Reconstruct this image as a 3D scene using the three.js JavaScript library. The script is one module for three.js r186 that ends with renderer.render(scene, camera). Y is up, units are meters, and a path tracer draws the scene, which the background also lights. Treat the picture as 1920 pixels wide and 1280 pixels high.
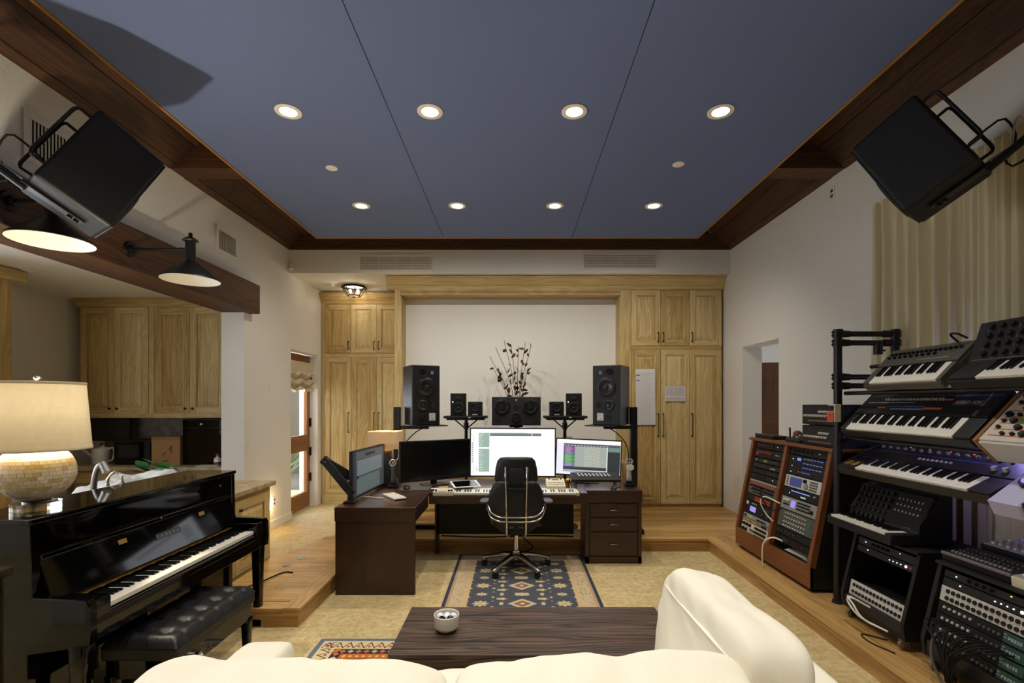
import * as THREE from 'three';
import { RoundedBoxGeometry } from 'three/addons/geometries/RoundedBoxGeometry.js';
import { mergeGeometries, mergeVertices } from 'three/addons/utils/BufferGeometryUtils.js';
import { RectAreaLightUniformsLib } from 'three/addons/lights/RectAreaLightUniformsLib.js';

// ---------- camera, sky, exposure ----------
const scene = new THREE.Scene();
const FOCAL = 920, PPX = 964, PPY = 755, EYE = 1.6;            // in pixels of the 1920 x 1280 frame; eye height in metres
const camera = new THREE.PerspectiveCamera(2 * Math.atan(640 / FOCAL) * 180 / Math.PI, 1.5, 0.05, 100);
camera.position.set(0, EYE, 0); camera.lookAt(0, EYE, -10);
camera.setViewOffset(1920, 1280, 960 - PPX, 640 - PPY, 1920, 1280);   // a risen lens: verticals stay vertical
const renderer = new THREE.WebGLRenderer({ antialias: true });
renderer.toneMapping = THREE.LinearToneMapping;
renderer.toneMappingExposure = 0.8;
renderer.shadowMap.enabled = true;
RectAreaLightUniformsLib.init();
scene.background = new THREE.Color().setRGB(8, 8.8, 10);     // bright hazy sky outside
const SPOT = { color: new THREE.Color().setRGB(1, 0.93, 0.82), power: 7.5 };

// ---------- helpers ----------
const V = (x, y, z) => new THREE.Vector3(x, y, z);
let seed = 7; const rnd = () => { seed = (seed * 1664525 + 1013904223) >>> 0; return seed / 4294967296; };
const rr = (a, b) => a + (b - a) * rnd();
const at = (px, py, d) => [(px - PPX) * d / FOCAL, EYE + (PPY - py) * d / FOCAL, -d];   // a point seen at a pixel, at distance d from the camera plane
const E = new THREE.Euler(), Mx = new THREE.Matrix4(), Q = new THREE.Quaternion();
function put(g, x = 0, y = 0, z = 0, rot) {
  if (rot) { E.set(rot[0], rot[1], rot[2], rot[3] || 'XYZ'); g.applyMatrix4(Mx.makeRotationFromEuler(E)); }
  g.applyMatrix4(Mx.makeTranslation(x, y, z)); return g;
}
function metreUV(g, grain = 'x', ou = 0, ov = 0) {              // uv in metres, u along the grain
  if (g.index) g = g.toNonIndexed();
  const p = g.attributes.position, n = g.attributes.normal, uv = new Float32Array(p.count * 2);
  const ax = { x: 0, y: 1, z: 2 }[grain];
  for (let i = 0; i < p.count; i += 3) {
    const nn = [0, 0, 0];
    for (let k = 0; k < 3; k++) { nn[0] += Math.abs(n.getX(i + k)); nn[1] += Math.abs(n.getY(i + k)); nn[2] += Math.abs(n.getZ(i + k)); }
    const m = nn.indexOf(Math.max(...nn));
    let a = ax, b = 3 - ax - m; if (m === ax) { a = (ax + 1) % 3; b = (ax + 2) % 3; }
    for (let k = 0; k < 3; k++) { const q = [p.getX(i + k), p.getY(i + k), p.getZ(i + k)]; uv[(i + k) * 2] = q[a] + ou; uv[(i + k) * 2 + 1] = q[b] + ov; }
  }
  g.setAttribute('uv', new THREE.BufferAttribute(uv, 2)); return g;
}
const flat = (g) => (g.index ? g.toNonIndexed() : g);
function B(w, h, d, x = 0, y = 0, z = 0, o = {}) {              // box: r rounds its edges, g is the grain axis, rot turns it
  let g = o.r ? new RoundedBoxGeometry(w, h, d, o.s || 1, o.r) : new THREE.BoxGeometry(w, h, d);
  const long = o.g || (w >= h && w >= d ? 'x' : h >= d ? 'y' : 'z');
  g = metreUV(g, long, o.ou ?? 0, o.ov ?? 0);
  return put(g, x, y, z, o.rot);
}
const BB = (x0, x1, y0, y1, z0, z1, o) => B(x1 - x0, y1 - y0, Math.abs(z1 - z0), (x0 + x1) / 2, (y0 + y1) / 2, (z0 + z1) / 2, o);
function C(r1, r2, h, x = 0, y = 0, z = 0, o = {}) { return put(flat(new THREE.CylinderGeometry(r1, r2, h, o.s || 20, 1, !!o.open)), x, y, z, o.rot); }
function S(r, x = 0, y = 0, z = 0, sx = 1, sy = 1, sz = 1, o = {}) { const g = flat(new THREE.SphereGeometry(r, o.s || 20, o.t || 14)); g.scale(sx, sy, sz); return put(g, x, y, z, o.rot); }
function L(pts, x = 0, y = 0, z = 0, o = {}) { return put(flat(new THREE.LatheGeometry(pts.map((p) => new THREE.Vector2(p[0], p[1])), o.s || 28)), x, y, z, o.rot); }
function R(ri, ro, h, x, y, z, o = {}) { return L([[ri, -h / 2], [ro, -h / 2], [ro, h / 2], [ri, h / 2], [ri, -h / 2]], x, y, z, o); }   // a washer
function TU(pts, r, o = {}) {
  const c = new THREE.CatmullRomCurve3(pts.map((p) => V(...p)), !!o.closed, 'catmullrom', o.k ?? 0.5);
  return flat(new THREE.TubeGeometry(c, o.n || pts.length * 6, r, o.s || 8, !!o.closed));
}
function bar(a, b, r, s = 10) {                                 // straight round bar between two points
  const A = V(...a), D = V(...b).sub(A), h = D.length(), g = flat(new THREE.CylinderGeometry(r, r, h, s));
  g.applyQuaternion(Q.setFromUnitVectors(V(0, 1, 0), D.clone().normalize())); D.multiplyScalar(0.5).add(A); return put(g, D.x, D.y, D.z);
}
function EX(pts, depth, o = {}) {                               // extruded outline in xy, along z from 0
  const sh = pts.isShape ? pts : new THREE.Shape(pts.map((p) => new THREE.Vector2(p[0], p[1])));
  const g = flat(new THREE.ExtrudeGeometry(sh, { depth, bevelEnabled: !!o.b, bevelThickness: o.b || 0, bevelSize: o.b || 0, bevelSegments: o.bs || 1, curveSegments: o.c || 12 }));
  return put(g, o.x || 0, o.y || 0, o.z || 0, o.rot);
}
function frus(w, h, d, inset, x = 0, y = 0, z = 0) {            // raised field: a rectangle with sloping borders, facing +z
  const a = w / 2, b = h / 2, c = a - inset, e = b - inset, P = [];
  const q = (...v) => P.push(...v[0], ...v[1], ...v[2], ...v[0], ...v[2], ...v[3]);
  q([-c, -e, d], [c, -e, d], [c, e, d], [-c, e, d]); q([-a, -b, 0], [a, -b, 0], [c, -e, d], [-c, -e, d]); q([c, e, d], [a, b, 0], [-a, b, 0], [-c, e, d].map((v) => v));
  P.length -= 18; q([-c, e, d], [c, e, d], [a, b, 0], [-a, b, 0]); q([-a, -b, 0], [-c, -e, d], [-c, e, d], [-a, b, 0]); q([c, -e, d], [a, -b, 0], [a, b, 0], [c, e, d]);
  const g = new THREE.BufferGeometry(); g.setAttribute('position', new THREE.Float32BufferAttribute(P, 3)); g.computeVertexNormals();
  return put(metreUV(g, h > w ? 'y' : 'x', rr(0, 3), rr(0, 3)), x, y, z);
}
function loft(rows, n = 24, o = {}) {                            // rows of [y, half width, half depth, z, x, power]; closed at both ends
  const P = [], I = [];
  rows.forEach(([y, w, d, z = 0, x = 0, k = 2]) => { for (let i = 0; i < n; i++) { const a = i / n * 6.28319, c = Math.cos(a), s = Math.sin(a), X = w * Math.sign(c) * Math.pow(Math.abs(c), 2 / k), Z = d * Math.sign(s) * Math.pow(Math.abs(s), 2 / k); P.push(x + X, y, z + Z + (o.bend || 0) * X * X); } });
  for (let j = 0; j < rows.length - 1; j++) for (let i = 0; i < n; i++) { const a = j * n + i, b = j * n + (i + 1) % n; I.push(a, a + n, b, b, a + n, b + n); }
  for (const [j, f] of [[0, 1], [rows.length - 1, -1]]) { const c = P.length / 3, r = rows[j]; P.push(r[4] || 0, r[0], r[3] || 0); for (let i = 0; i < n; i++) { const a = j * n + i, b = j * n + (i + 1) % n; f > 0 ? I.push(c, a, b) : I.push(c, b, a); } }
  const g = new THREE.BufferGeometry(); g.setAttribute('position', new THREE.Float32BufferAttribute(P, 3)); g.setIndex(I); g.computeVertexNormals(); g.setAttribute('uv', new THREE.Float32BufferAttribute(new Float32Array(P.length / 3 * 2), 2)); return flat(g);
}
function pillow(w, h, d, k, amp, sd, f = 5, n = 22) {           // soft block: a rounded box with folds
  let g = new THREE.BoxGeometry(2, 2, 2, n, n, n); g.deleteAttribute('uv'); g.deleteAttribute('normal'); g = mergeVertices(g, 1e-4); const p = g.attributes.position, v = V(0, 0, 0);
  for (let i = 0; i < p.count; i++) {
    v.fromBufferAttribute(p, i); const l = Math.pow(Math.abs(v.x) ** k + Math.abs(v.y) ** k + Math.abs(v.z) ** k, 1 / k); v.divideScalar(l);
    const X = v.x * w / 2, Y = v.y * h / 2, Z = v.z * d / 2, q = (a, b, c) => pn(X * f * a + 40 + Y * c, Z * f * b + 40 + Y * f * c, 97, 97, sd) - 0.5;
    const e = amp * (1.2 * q(0.6, 0.6, 0.5) + 0.7 * q(1.7, 0.8, 1.3) + 0.45 * q(3.4, 1.6, 2.7)); v.set(X, Y, Z).addScaledVector(V(v.x / w, v.y / h, v.z / d).normalize(), e); p.setXYZ(i, v.x, v.y, v.z);
  }
  g.computeVertexNormals(); const uv = new Float32Array(p.count * 2); for (let i = 0; i < p.count; i++) { uv[2 * i] = p.getX(i) + p.getZ(i); uv[2 * i + 1] = p.getY(i) + p.getZ(i) * 0.3; } g.setAttribute('uv', new THREE.BufferAttribute(uv, 2)); return flat(g);
}
const join = (gs) => { gs = gs.flat(9).map(flat); for (const g of gs) for (const k of Object.keys(g.attributes)) if (!['position', 'normal', 'uv'].includes(k)) g.deleteAttribute(k); return gs.length === 1 ? gs[0] : mergeGeometries(gs); };
function M(name, geo, mat, parent = scene, pos, rot) {
  const m = new THREE.Mesh(Array.isArray(geo) ? join(geo) : geo, mat); m.name = name; m.castShadow = m.receiveShadow = true;
  if (pos) m.position.set(...pos); if (rot) m.rotation.set(...rot);
  parent.add(m); return m;
}
const used = {};
const numbered = (n) => { const k = used[n] = (used[n] ?? -1) + 1; return k ? n + '_' + String(k).padStart(3, '0') : n; };
function tag(o, label, category, group) { o.userData.label = label; o.userData.category = category; if (group) o.userData.group = group; return o; }
function thing(name, label, category, pos = [0, 0, 0], turn = 0, group) {
  const o = new THREE.Group(); o.name = numbered(name); scene.add(o); o.position.set(...pos); o.rotation.y = turn; return tag(o, label, category, group);
}
function dup(root, pos, turn, label) { const r = root.clone(); r.name = numbered(root.name.replace(/_\d\d\d$/, '')); r.userData = { ...root.userData }; scene.add(r); r.position.set(...pos); if (turn !== undefined) r.rotation.y = turn; if (label) r.userData.label = label; return r; }
function struct(name, geo, mat, parent = scene) { const m = M(parent === scene ? numbered(name) : name, geo, mat, parent); if (parent === scene) m.userData.kind = 'structure'; return m; }

// ---------- textures and materials ----------
const hash = (x, y, s) => { let h = (x * 374761393 + y * 668265263 + s * 2147483647) | 0; h = Math.imul(h ^ (h >>> 13), 1274126177); return ((h ^ (h >>> 16)) >>> 0) / 4294967296; };
function pn(x, y, nx, ny, s) {                                  // periodic value noise
  const xi = Math.floor(x), yi = Math.floor(y), fx = x - xi, fy = y - yi, u = fx * fx * (3 - 2 * fx), v = fy * fy * (3 - 2 * fy);
  const a = ((xi % nx) + nx) % nx, b = (a + 1) % nx, c = ((yi % ny) + ny) % ny, d = (c + 1) % ny;
  return (hash(a, c, s) * (1 - u) + hash(b, c, s) * u) * (1 - v) + (hash(a, d, s) * (1 - u) + hash(b, d, s) * u) * v;
}
const hex = (h) => [(h >> 16) & 255, (h >> 8) & 255, h & 255];
function tex(n, f, srgb, lu, lv = lu) {                         // f(u, v) in 0..1 gives [r, g, b] bytes; lu x lv is its size in metres
  const d = new Uint8Array(n * n * 4);
  for (let j = 0; j < n; j++) for (let i = 0; i < n; i++) { const c = f(i / n, j / n), k = (j * n + i) * 4; d[k] = c[0]; d[k + 1] = c[1]; d[k + 2] = c[2]; d[k + 3] = 255; }
  const t = new THREE.DataTexture(d, n, n); t.wrapS = t.wrapT = THREE.RepeatWrapping; t.magFilter = THREE.LinearFilter; t.minFilter = THREE.LinearMipmapLinearFilter; t.generateMipmaps = true;
  if (srgb) t.colorSpace = THREE.SRGBColorSpace; t.repeat.set(1 / lu, 1 / lv); t.needsUpdate = true; return t;
}
const mix3 = (a, b, t) => [a[0] + (b[0] - a[0]) * t, a[1] + (b[1] - a[1]) * t, a[2] + (b[2] - a[2]) * t];
const cl = (v) => Math.max(0, Math.min(1, v));
function woodTex(s, light, dark, o = {}) {
  const A = hex(light), D = hex(dark), rings = o.rings ?? 5, k = o.contrast ?? 1;
  return tex(512, (u, v) => {
    const w = pn(u * 3, v * 6, 3, 6, s) * 1.6 + pn(u * 6, v * 14, 6, 14, s + 1) * 0.5;
    const ring = 0.5 + 0.5 * Math.sin((v * rings + w) * 6.2832 * 2);
    const fine = pn(u * 10, v * 160, 10, 160, s + 2), mid = pn(u * 4, v * 40, 4, 40, s + 3), pat = pn(u * 4, v * 4, 4, 4, s + 4);
    return mix3(A, D, cl(0.5 + k * (0.34 * (ring - 0.5) + 0.34 * (fine - 0.5) + 0.42 * (mid - 0.5) + 0.4 * (pat - 0.5))));
  }, true, o.lu ?? 1.6, o.lv ?? 0.5);
}
function std(o) { return new THREE.MeshStandardMaterial({ roughness: 0.6, ...o }); }
const wood = (s, a, b, rough, o = {}) => std({ map: woodTex(s, a, b, o), roughness: rough });
const fineBump = tex(256, (u, v) => { const c = 255 * (0.5 * pn(u * 64, v * 64, 64, 64, 3) + 0.3 * pn(u * 24, v * 24, 24, 24, 4) + 0.2 * pn(u * 8, v * 8, 8, 8, 5)); return [c, c, c]; }, false, 0.6);
const weaveBump = tex(256, (u, v) => { const c = 127 + 60 * Math.sin(u * 6.2832 * 32) * Math.sin(v * 6.2832 * 32) + 60 * (hash(u * 256 | 0, v * 256 | 0, 9) - 0.5); return [c, c, c]; }, false, 0.1);
const m = {
  plaster: std({ color: 0xe6e3db, roughness: 0.92, bumpMap: fineBump, bumpScale: 0.0015 }),
  blue: std({ color: 0x6b7cac, roughness: 0.95, bumpMap: weaveBump, bumpScale: 0.0008 }),
  roof: wood(11, 0x54331b, 0x2a180b, 0.62, { contrast: 1.1 }),
  roof2: wood(12, 0x5f3c20, 0x321d0c, 0.62, { contrast: 1.2 }),
  honey: wood(21, 0xdac38c, 0xad9058, 0.5, { contrast: 1.0, rings: 3 }),
  honey2: wood(22, 0xcfb47a, 0x9f8048, 0.5, { contrast: 1.0, rings: 4 }),
  honey3: wood(23, 0xe0cc98, 0xb99e66, 0.5, { contrast: 0.9, rings: 3 }),
  oak: wood(31, 0xcca266, 0x9a743f, 0.42, { contrast: 1.0 }),
  oak2: wood(32, 0xc49a5e, 0x906a38, 0.42, { contrast: 1.1 }),
  oak3: wood(33, 0xd4ac6c, 0xa47e48, 0.42, { contrast: 0.9 }),
  doorWood: wood(34, 0xa8703a, 0x774a22, 0.45),
  brownDoor: wood(35, 0x7a4a22, 0x4c2b12, 0.5),
  desk: wood(41, 0x3e241a, 0x27150f, 0.3, { contrast: 0.9 }),
  table: std({ map: woodTex(42, 0x5c483a, 0x1c130d, { contrast: 2, rings: 6, lu: 1.5, lv: 0.3 }), roughness: 0.5, bumpMap: fineBump, bumpScale: 0.0006 }),
  cherry: wood(43, 0x8a5330, 0x62381c, 0.42, { contrast: 0.8 }),
  gilt: std({ color: 0xa87a3a, roughness: 0.5 }),
  white: std({ color: 0xe6e3da, roughness: 0.6 }),
  vent: std({ color: 0xd6d2c8, roughness: 0.6 }),
  dark: std({ color: 0x0b0a0a, roughness: 0.8 }),
  black: std({ color: 0x050506, roughness: 0.6 }),
  blackMetal: std({ color: 0x0b0b0d, roughness: 0.4 }),
  satin: std({ color: 0x0f0f11, roughness: 0.48 }),
  rubber: std({ color: 0x0d0d0e, roughness: 0.85 }),
  gloss: new THREE.MeshPhysicalMaterial({ color: 0x030303, roughness: 0.06, specularIntensity: 0.8 }),
  leather: std({ color: 0x0f0d10, roughness: 0.45, bumpMap: fineBump, bumpScale: 0.0012 }),
  chrome: std({ color: 0xd8d4cc, roughness: 0.14, metalness: 1 }),
  steel: std({ color: 0x9a9894, roughness: 0.35, metalness: 1 }),
  bronze: std({ color: 0x2c221a, roughness: 0.45, metalness: 0.7 }),
  brass: std({ color: 0xb08a45, roughness: 0.35, metalness: 1 }),
  key: std({ color: 0xe9e4d6, roughness: 0.3 }),
  blackKey: std({ color: 0x0b0b0c, roughness: 0.3 }),
  grey: std({ color: 0x8f8d88, roughness: 0.5 }),
  lightGrey: std({ color: 0xc4c1ba, roughness: 0.5 }),
  midGrey: std({ color: 0x55544f, roughness: 0.5 }),
  glass: new THREE.MeshPhysicalMaterial({ color: 0xffffff, roughness: 0.02, transmission: 1, thickness: 0 }),
  cardboard: std({ color: 0xa88258, roughness: 0.85 }),
  fabric: std({ color: 0xf0ead8, roughness: 0.95, bumpMap: weaveBump, bumpScale: 0.0006 }),
};
const glow = (r, g, b, k = 1) => std({ color: 0x000000, emissive: new THREE.Color().setRGB(r, g, b), emissiveIntensity: k, roughness: 0.6 });
function canvasTex(w, h, draw) { const c = document.createElement('canvas'); c.width = w; c.height = h; const x = c.getContext('2d'); draw(x, w, h); const t = new THREE.CanvasTexture(c); t.colorSpace = THREE.SRGBColorSpace; return t; }
function plane(w, h, x = 0, y = 0, z = 0, rot) { return put(flat(new THREE.PlaneGeometry(w, h)), x, y, z, rot); }   // faces +z, uv 0..1

// ---------- the room ----------
const XL = -3.07, XR = 2.95, WT = 3.69, STEP = 0.135, HP = 3.66;
const stone = std({ roughness: 0.62, bumpMap: fineBump, bumpScale: 0.0008, map: tex(512, (u, v) => {
  const a = pn(u * 5, v * 5, 5, 5, 51), b = pn(u * 40, v * 40, 40, 40, 52), c = pn(u * 140, v * 140, 140, 140, 53), d = pn(u * 16, v * 60, 16, 60, 54);
  let t = cl(0.45 + 0.35 * (a - 0.5) + 0.5 * (b - 0.5) + 0.45 * (c - 0.5) + 0.25 * (d - 0.5)); if (c > 0.8 && b > 0.5) t += 0.3;
  return mix3([214, 194, 144], [172, 147, 96], cl(t)); }, true, 1.1) });
struct('floor', [BB(-7, 5.4, -0.12, 0, 2.6, -9)], stone);
struct('wall_left', [
  BB(-3.33, XL, 2.96, WT, -0.6, -5.58), BB(-3.33, XL, 0, WT, -5.58, -6.75), BB(-3.33, XL, 2.34, WT, -6.75, -7.67), BB(-3.33, XL, 0, WT, -7.67, -8.45),
  BB(-3.33, XL, 0, WT, 2.2, -0.6)], m.plaster);
struct('baseboard_left', [BB(XL, XL + 0.014, 0, 0.11, -5.62, -6.75, { r: 0.005 })], m.plaster);
struct('wall_right', [BB(XR, 3.2, 0, WT, 2.2, -5.47), BB(XR, 3.2, 2.32, WT, -5.47, -6.34), BB(XR, 3.2, 0, WT, -6.34, -7.7)], m.plaster);
struct('wall_back', [BB(XL, XR, 3.37, WT, -6.7, -8.45), BB(-1.6, 1.6, 0, 3.37, -7.18, -7.4), BB(-3.33, -1.6, 0, 3.37, -8.3, -8.45), BB(1.6, XR, 0, 3.37, -7.55, -7.7)], m.plaster);
struct('wall_front', [BB(-3.33, 3.2, 0, 6.4, 2.2, 2.35)], m.roof2);
// gable above the soffit, and the plank-clad roof slopes
struct('wall_gable', [EX([[XL, WT], [XR, WT], [-0.06, WT + 2.53]], 0.15, { z: -6.86 })], m.roof);
struct('trim_gable', [BB(XL, XR, WT - 0.003, WT + 0.2, -6.66, -6.71)], m.roof2);
const SL = Math.atan(0.84), SLEN = 3.05 / Math.cos(SL);
function slope(side) {
  const mm = struct('ceiling', [B(SLEN, 0.12, 9.3, SLEN / 2, 0.075, 2.4 - 4.65)], m.roof);
  mm.position.set(side < 0 ? XL : XR, WT, 0); mm.rotation.z = side < 0 ? SL : -SL;
  mm.geometry = metreUV(mm.geometry, 'z'); if (side > 0) mm.geometry.translate(-SLEN, 0, 0);
  const edges = [-0.02, 0.07, 0.3, 0.53, 0.76];
  for (let i = 0; i < 4; i++) for (const [z0, z1] of [[2.2, -1.1], [-1.103, -4.37], [-4.56, -6.66]]) {
    const w = edges[i + 1] - edges[i] - 0.006, x = (edges[i] + edges[i + 1]) / 2;
    M('plank', B(w, 0.02, z0 - z1, (side < 0 ? 1 : -1) * x, 0.006 - (i % 2) * 0.003, (z0 + z1) / 2, { g: 'z', ou: rr(0, 4), ov: rr(0, 4) }), i % 2 ? m.roof : m.roof2, mm);
  }
}
slope(-1); slope(1);
const tie = tag(M(numbered('tie_beam'), [EX([[XL, WT], [XR, WT], [XR - 1.2, WT + 1], [XL + 1.2, WT + 1]], 0.21, { z: -4.58 })].map((g) => metreUV(g, 'x')), m.roof2), 'heavy brown timber tie beam crossing the roof above the blue ceiling', 'beam');
const beam = thing('header_beam', 'long dark brown timber beam over the kitchen opening', 'beam', [0, 0, 0]);
M('timber', [BB(-3.335, -2.95, 2.63, 2.96, -0.4, -5.7, { g: 'z', r: 0.008 })], m.roof2, beam);

// hanging ceiling of three blue fabric panels, with holes for the lamps
const seamX = [-2.455, -0.88, 0.72, 2.28], PB = -6.13;
const lampX = [-1.595, -0.594, 0.425, 1.458], lampZ = [3.465, 5.12, 1.8, 0.15];
const panelLabels = ['blue fabric ceiling panel on the kitchen side, washed by the table lamp', 'blue fabric ceiling panel in the middle between two seams', 'blue fabric ceiling panel on the curtain side'];
for (let i = 0; i < 3; i++) {
  const s = new THREE.Shape(); const x0 = seamX[i] + 0.003, x1 = seamX[i + 1] - 0.003; s.moveTo(x0, 1.9); s.lineTo(x1, 1.9); s.lineTo(x1, PB); s.lineTo(x0, PB); s.closePath();
  for (const d of lampZ) for (const X of lampX) if (X > x0 && X < x1) { const h = new THREE.Path(); h.absarc(X, -d, 0.066, 0, 6.2832, true); s.holes.push(h); }
  const g = flat(new THREE.ExtrudeGeometry(s, { depth: 0.05, bevelEnabled: false, curveSegments: 24 })); g.rotateX(Math.PI / 2); g.translate(0, 0.05 + HP, 0);
  tag(M(numbered('ceiling_panel'), metreUV(g, 'z'), m.blue), panelLabels[i], 'ceiling panel');
}
const edging = (x0, x1, z0, z1, label) => tag(M(numbered('edging_strip'), BB(x0, x1, HP - 0.004, HP + 0.05, z0, z1), m.gilt), label, 'edging');
edging(seamX[0] - 0.022, seamX[0] - 0.001, 1.9, PB, 'thin gilt wooden edging of the blue ceiling, kitchen side');
edging(seamX[3] + 0.001, seamX[3] + 0.022, 1.9, PB, 'thin gilt wooden edging of the blue ceiling, curtain side');
edging(seamX[0] - 0.022, seamX[3] + 0.022, PB - 0.001, PB - 0.022, 'thin gilt wooden edging of the blue ceiling, desk end');

// recessed downlights
const can = { ring: R(0.06, 0.09, 0.008, 0, -0.004, 0, { s: 32 }), cone: L([[0.064, 0], [0.056, 0.05], [0.04, 0.11], [0.03, 0.12]], 0, 0, 0, { s: 28 }), bulb: L([[0, 0.075], [0.03, 0.078], [0.038, 0.09], [0.038, 0.125], [0, 0.13]], 0, 0, 0), clip: BB(-0.02, 0.02, 0.058, 0.064, -0.028, -0.05) };
const trimMat = std({ color: 0xf4f1ea, roughness: 0.5 }), coneMat = std({ color: 0xf2ecdd, roughness: 0.4, side: THREE.DoubleSide }), bulbMat = glow(1, 0.86, 0.66, 30);
for (const d of lampZ) for (const X of lampX) {
  const t = thing('recessed_downlight', d > 3 ? 'lit round recessed downlight with white ring in the blue ceiling' : 'lit recessed downlight over the sofa in the blue ceiling', 'downlight', [X, HP, -d], 0, d > 3 ? 'recessed downlights in the blue ceiling' : 'downlights over the sofa');
  M('trim_ring', can.ring, trimMat, t); M('reflector', can.cone, coneMat, t); M('bulb', can.bulb, bulbMat, t); M('clip', can.clip, m.bronze, t);
  const l = new THREE.SpotLight(SPOT.color, d > 3 ? SPOT.power : SPOT.power * 0.92, 0, d > 5 ? 1.25 : 0.88, 1, 2); l.position.set(0, -0.012, 0); l.target.position.set(0, -3, d > 5 ? -1.2 : 0); l.castShadow = true; l.shadow.radius = 2.2; t.add(l); t.add(l.target);
}
for (const [x, y, tx] of [[622, 315, 'kitchen'], [1272, 308, 'curtain']]) {
  const d = (HP - EYE) * FOCAL / (PPY - y), t = thing('blank_cover', 'small flat white cover disc in the blue ceiling, ' + tx + ' side', 'cover', [(x - PPX) * d / FOCAL, HP, -d]);
  M('disc', L([[0, -0.006], [0.045, -0.006], [0.05, -0.002], [0.05, 0]], 0, 0, 0), trimMat, t);
}

// raised oak platform round the sunken floor
const PE = 2.10, PD = 5.29, PLX = -1.54;
const plat = struct('floor', [EX([[-2.3, -4.55], [-2.22, -3.5], [PLX, -3.5], [PLX, -PD], [PE, -PD], [PE, 1.9], [XR, 1.9], [XR, -7.6], [-1.6, -7.6], [-1.7, -5.9]].map(([a, b]) => [a, -b]), STEP - 0.022, { rot: [-Math.PI / 2, 0, 0] })], m.oak2);
const oaks = [m.oak, m.oak2, m.oak3];
const board = (x0, x1, z0, z1, g) => M('board', BB(x0, x1, STEP - 0.021, STEP, z0, z1, { g, ou: rr(0, 5), ov: rr(0, 5) }), oaks[Math.floor(rnd() * 3)], plat);
const leftEdge = (z) => z > -4.55 ? -2.3 : -2.3 + (z + 4.55) * -0.29;
for (let z = -3.62; z > -PD; z -= 0.127) { const mid = -1.75 + rr(-0.2, 0.1), e = leftEdge(z - 0.06); board(e, Math.max(mid, e + 0.2), z - 0.001, z - 0.126, 'x'); board(Math.max(mid, e + 0.2) + 0.001, PLX - 0.112, z - 0.001, z - 0.126, 'x'); }
for (let z = -PD - 0.11; z > -6.86; z -= 0.127) { const a = rr(-0.6, 0.4), b = a + rr(0.7, 1.3), e = Math.max(leftEdge(z - 0.06), -2.0); board(e, a, z - 0.001, z - 0.126, 'x'); board(a + 0.001, b, z - 0.001, z - 0.126, 'x'); board(b + 0.001, XR, z - 0.001, z - 0.126, 'x'); }
for (let x = PE + 0.112; x < XR; x += 0.127) { let z = 1.9; while (z > -PD - 0.1) { const n = Math.max(z - rr(1.2, 2.2), -PD - 0.109); board(x, Math.min(x + 0.126, XR), z - 0.001, n, 'z'); z = n; if (n <= -PD - 0.108) break; } }
// nosing boards along the edges
for (const [x0, x1, z0, z1, g] of [[PLX - 0.11, PLX + 0.012, -3.5, -PD - 0.1, 'z'], [-2.25, PLX - 0.111, -3.488, -3.61, 'x'], [PLX + 0.013, PE - 0.013, -PD + 0.012, -PD - 0.1, 'x'], [PE - 0.012, PE + 0.11, 1.9, -2.4, 'z'], [PE - 0.012, PE + 0.11, -2.401, -PD - 0.1, 'z']])
  M('nosing', BB(x0, x1, STEP - 0.021, STEP + 0.001, z0, z1, { g, ou: rr(0, 5), ov: rr(0, 5) }), m.oak3, plat);

// kitchen shell, hall beyond the doorway
struct('wall_kitchen', [BB(-5.65, -3.33, 0, 2.99, -6.35, -6.5), BB(-5.65, -5.45, 0, 1.0, 2.2, -6.35), BB(-5.65, -5.45, 2.35, 2.99, 2.2, -6.35), BB(-5.65, -5.45, 1, 2.35, 2.2, -0.9), BB(-5.65, -5.45, 1, 2.35, -3.9, -6.35), BB(-5.65, -3.33, 0, 0.95, 2.2, 2.35), BB(-5.65, -3.33, 2.45, 2.99, 2.2, 2.35), BB(-5.65, -5.25, 0.95, 2.45, 2.2, 2.35), BB(-3.7, -3.33, 0.95, 2.45, 2.2, 2.35)], m.plaster);
const kw3 = struct('window_3', [BB(-5.25, -3.7, 0.93, 0.99, 2.24, 2.32), BB(-5.25, -3.7, 2.4, 2.46, 2.24, 2.32), BB(-4.51, -4.45, 0.95, 2.45, 2.24, 2.32)], m.white)
struct('ceiling_kitchen', [BB(-5.65, -3.33, 2.87, 2.99, 2.35, -6.5)], m.plaster);
const pane2 = (n, g) => M('pane', g, m.glass, n);
const kw = struct('window_2', [BB(-5.6, -5.5, 0.96, 1.02, -0.9, -3.9), BB(-5.6, -5.5, 2.3, 2.36, -0.9, -3.9), BB(-5.6, -5.5, 1, 2.35, -0.88, -0.94), BB(-5.6, -5.5, 1, 2.35, -3.86, -3.92), BB(-5.59, -5.51, 1, 2.35, -2.37, -2.43)], m.white);
pane2(kw, BB(-5.553, -5.547, 1.02, 2.3, -0.94, -2.37)); pane2(kw, BB(-5.553, -5.547, 1.02, 2.3, -2.43, -3.86)); pane2(kw3, BB(-5.25, -4.51, 0.99, 2.4, 2.277, 2.283)); pane2(kw3, BB(-4.45, -3.7, 0.99, 2.4, 2.277, 2.283));
pane2(struct('window_4', [BB(6.03, 6.12, 1.06, 1.12, -5.6, -7.4), BB(6.03, 6.12, 2.18, 2.24, -5.6, -7.4), BB(6.03, 6.12, 1.1, 2.2, -6.47, -6.53)], m.white), BB(6.07, 6.076, 1.1, 2.2, -5.6, -7.4));
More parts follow.
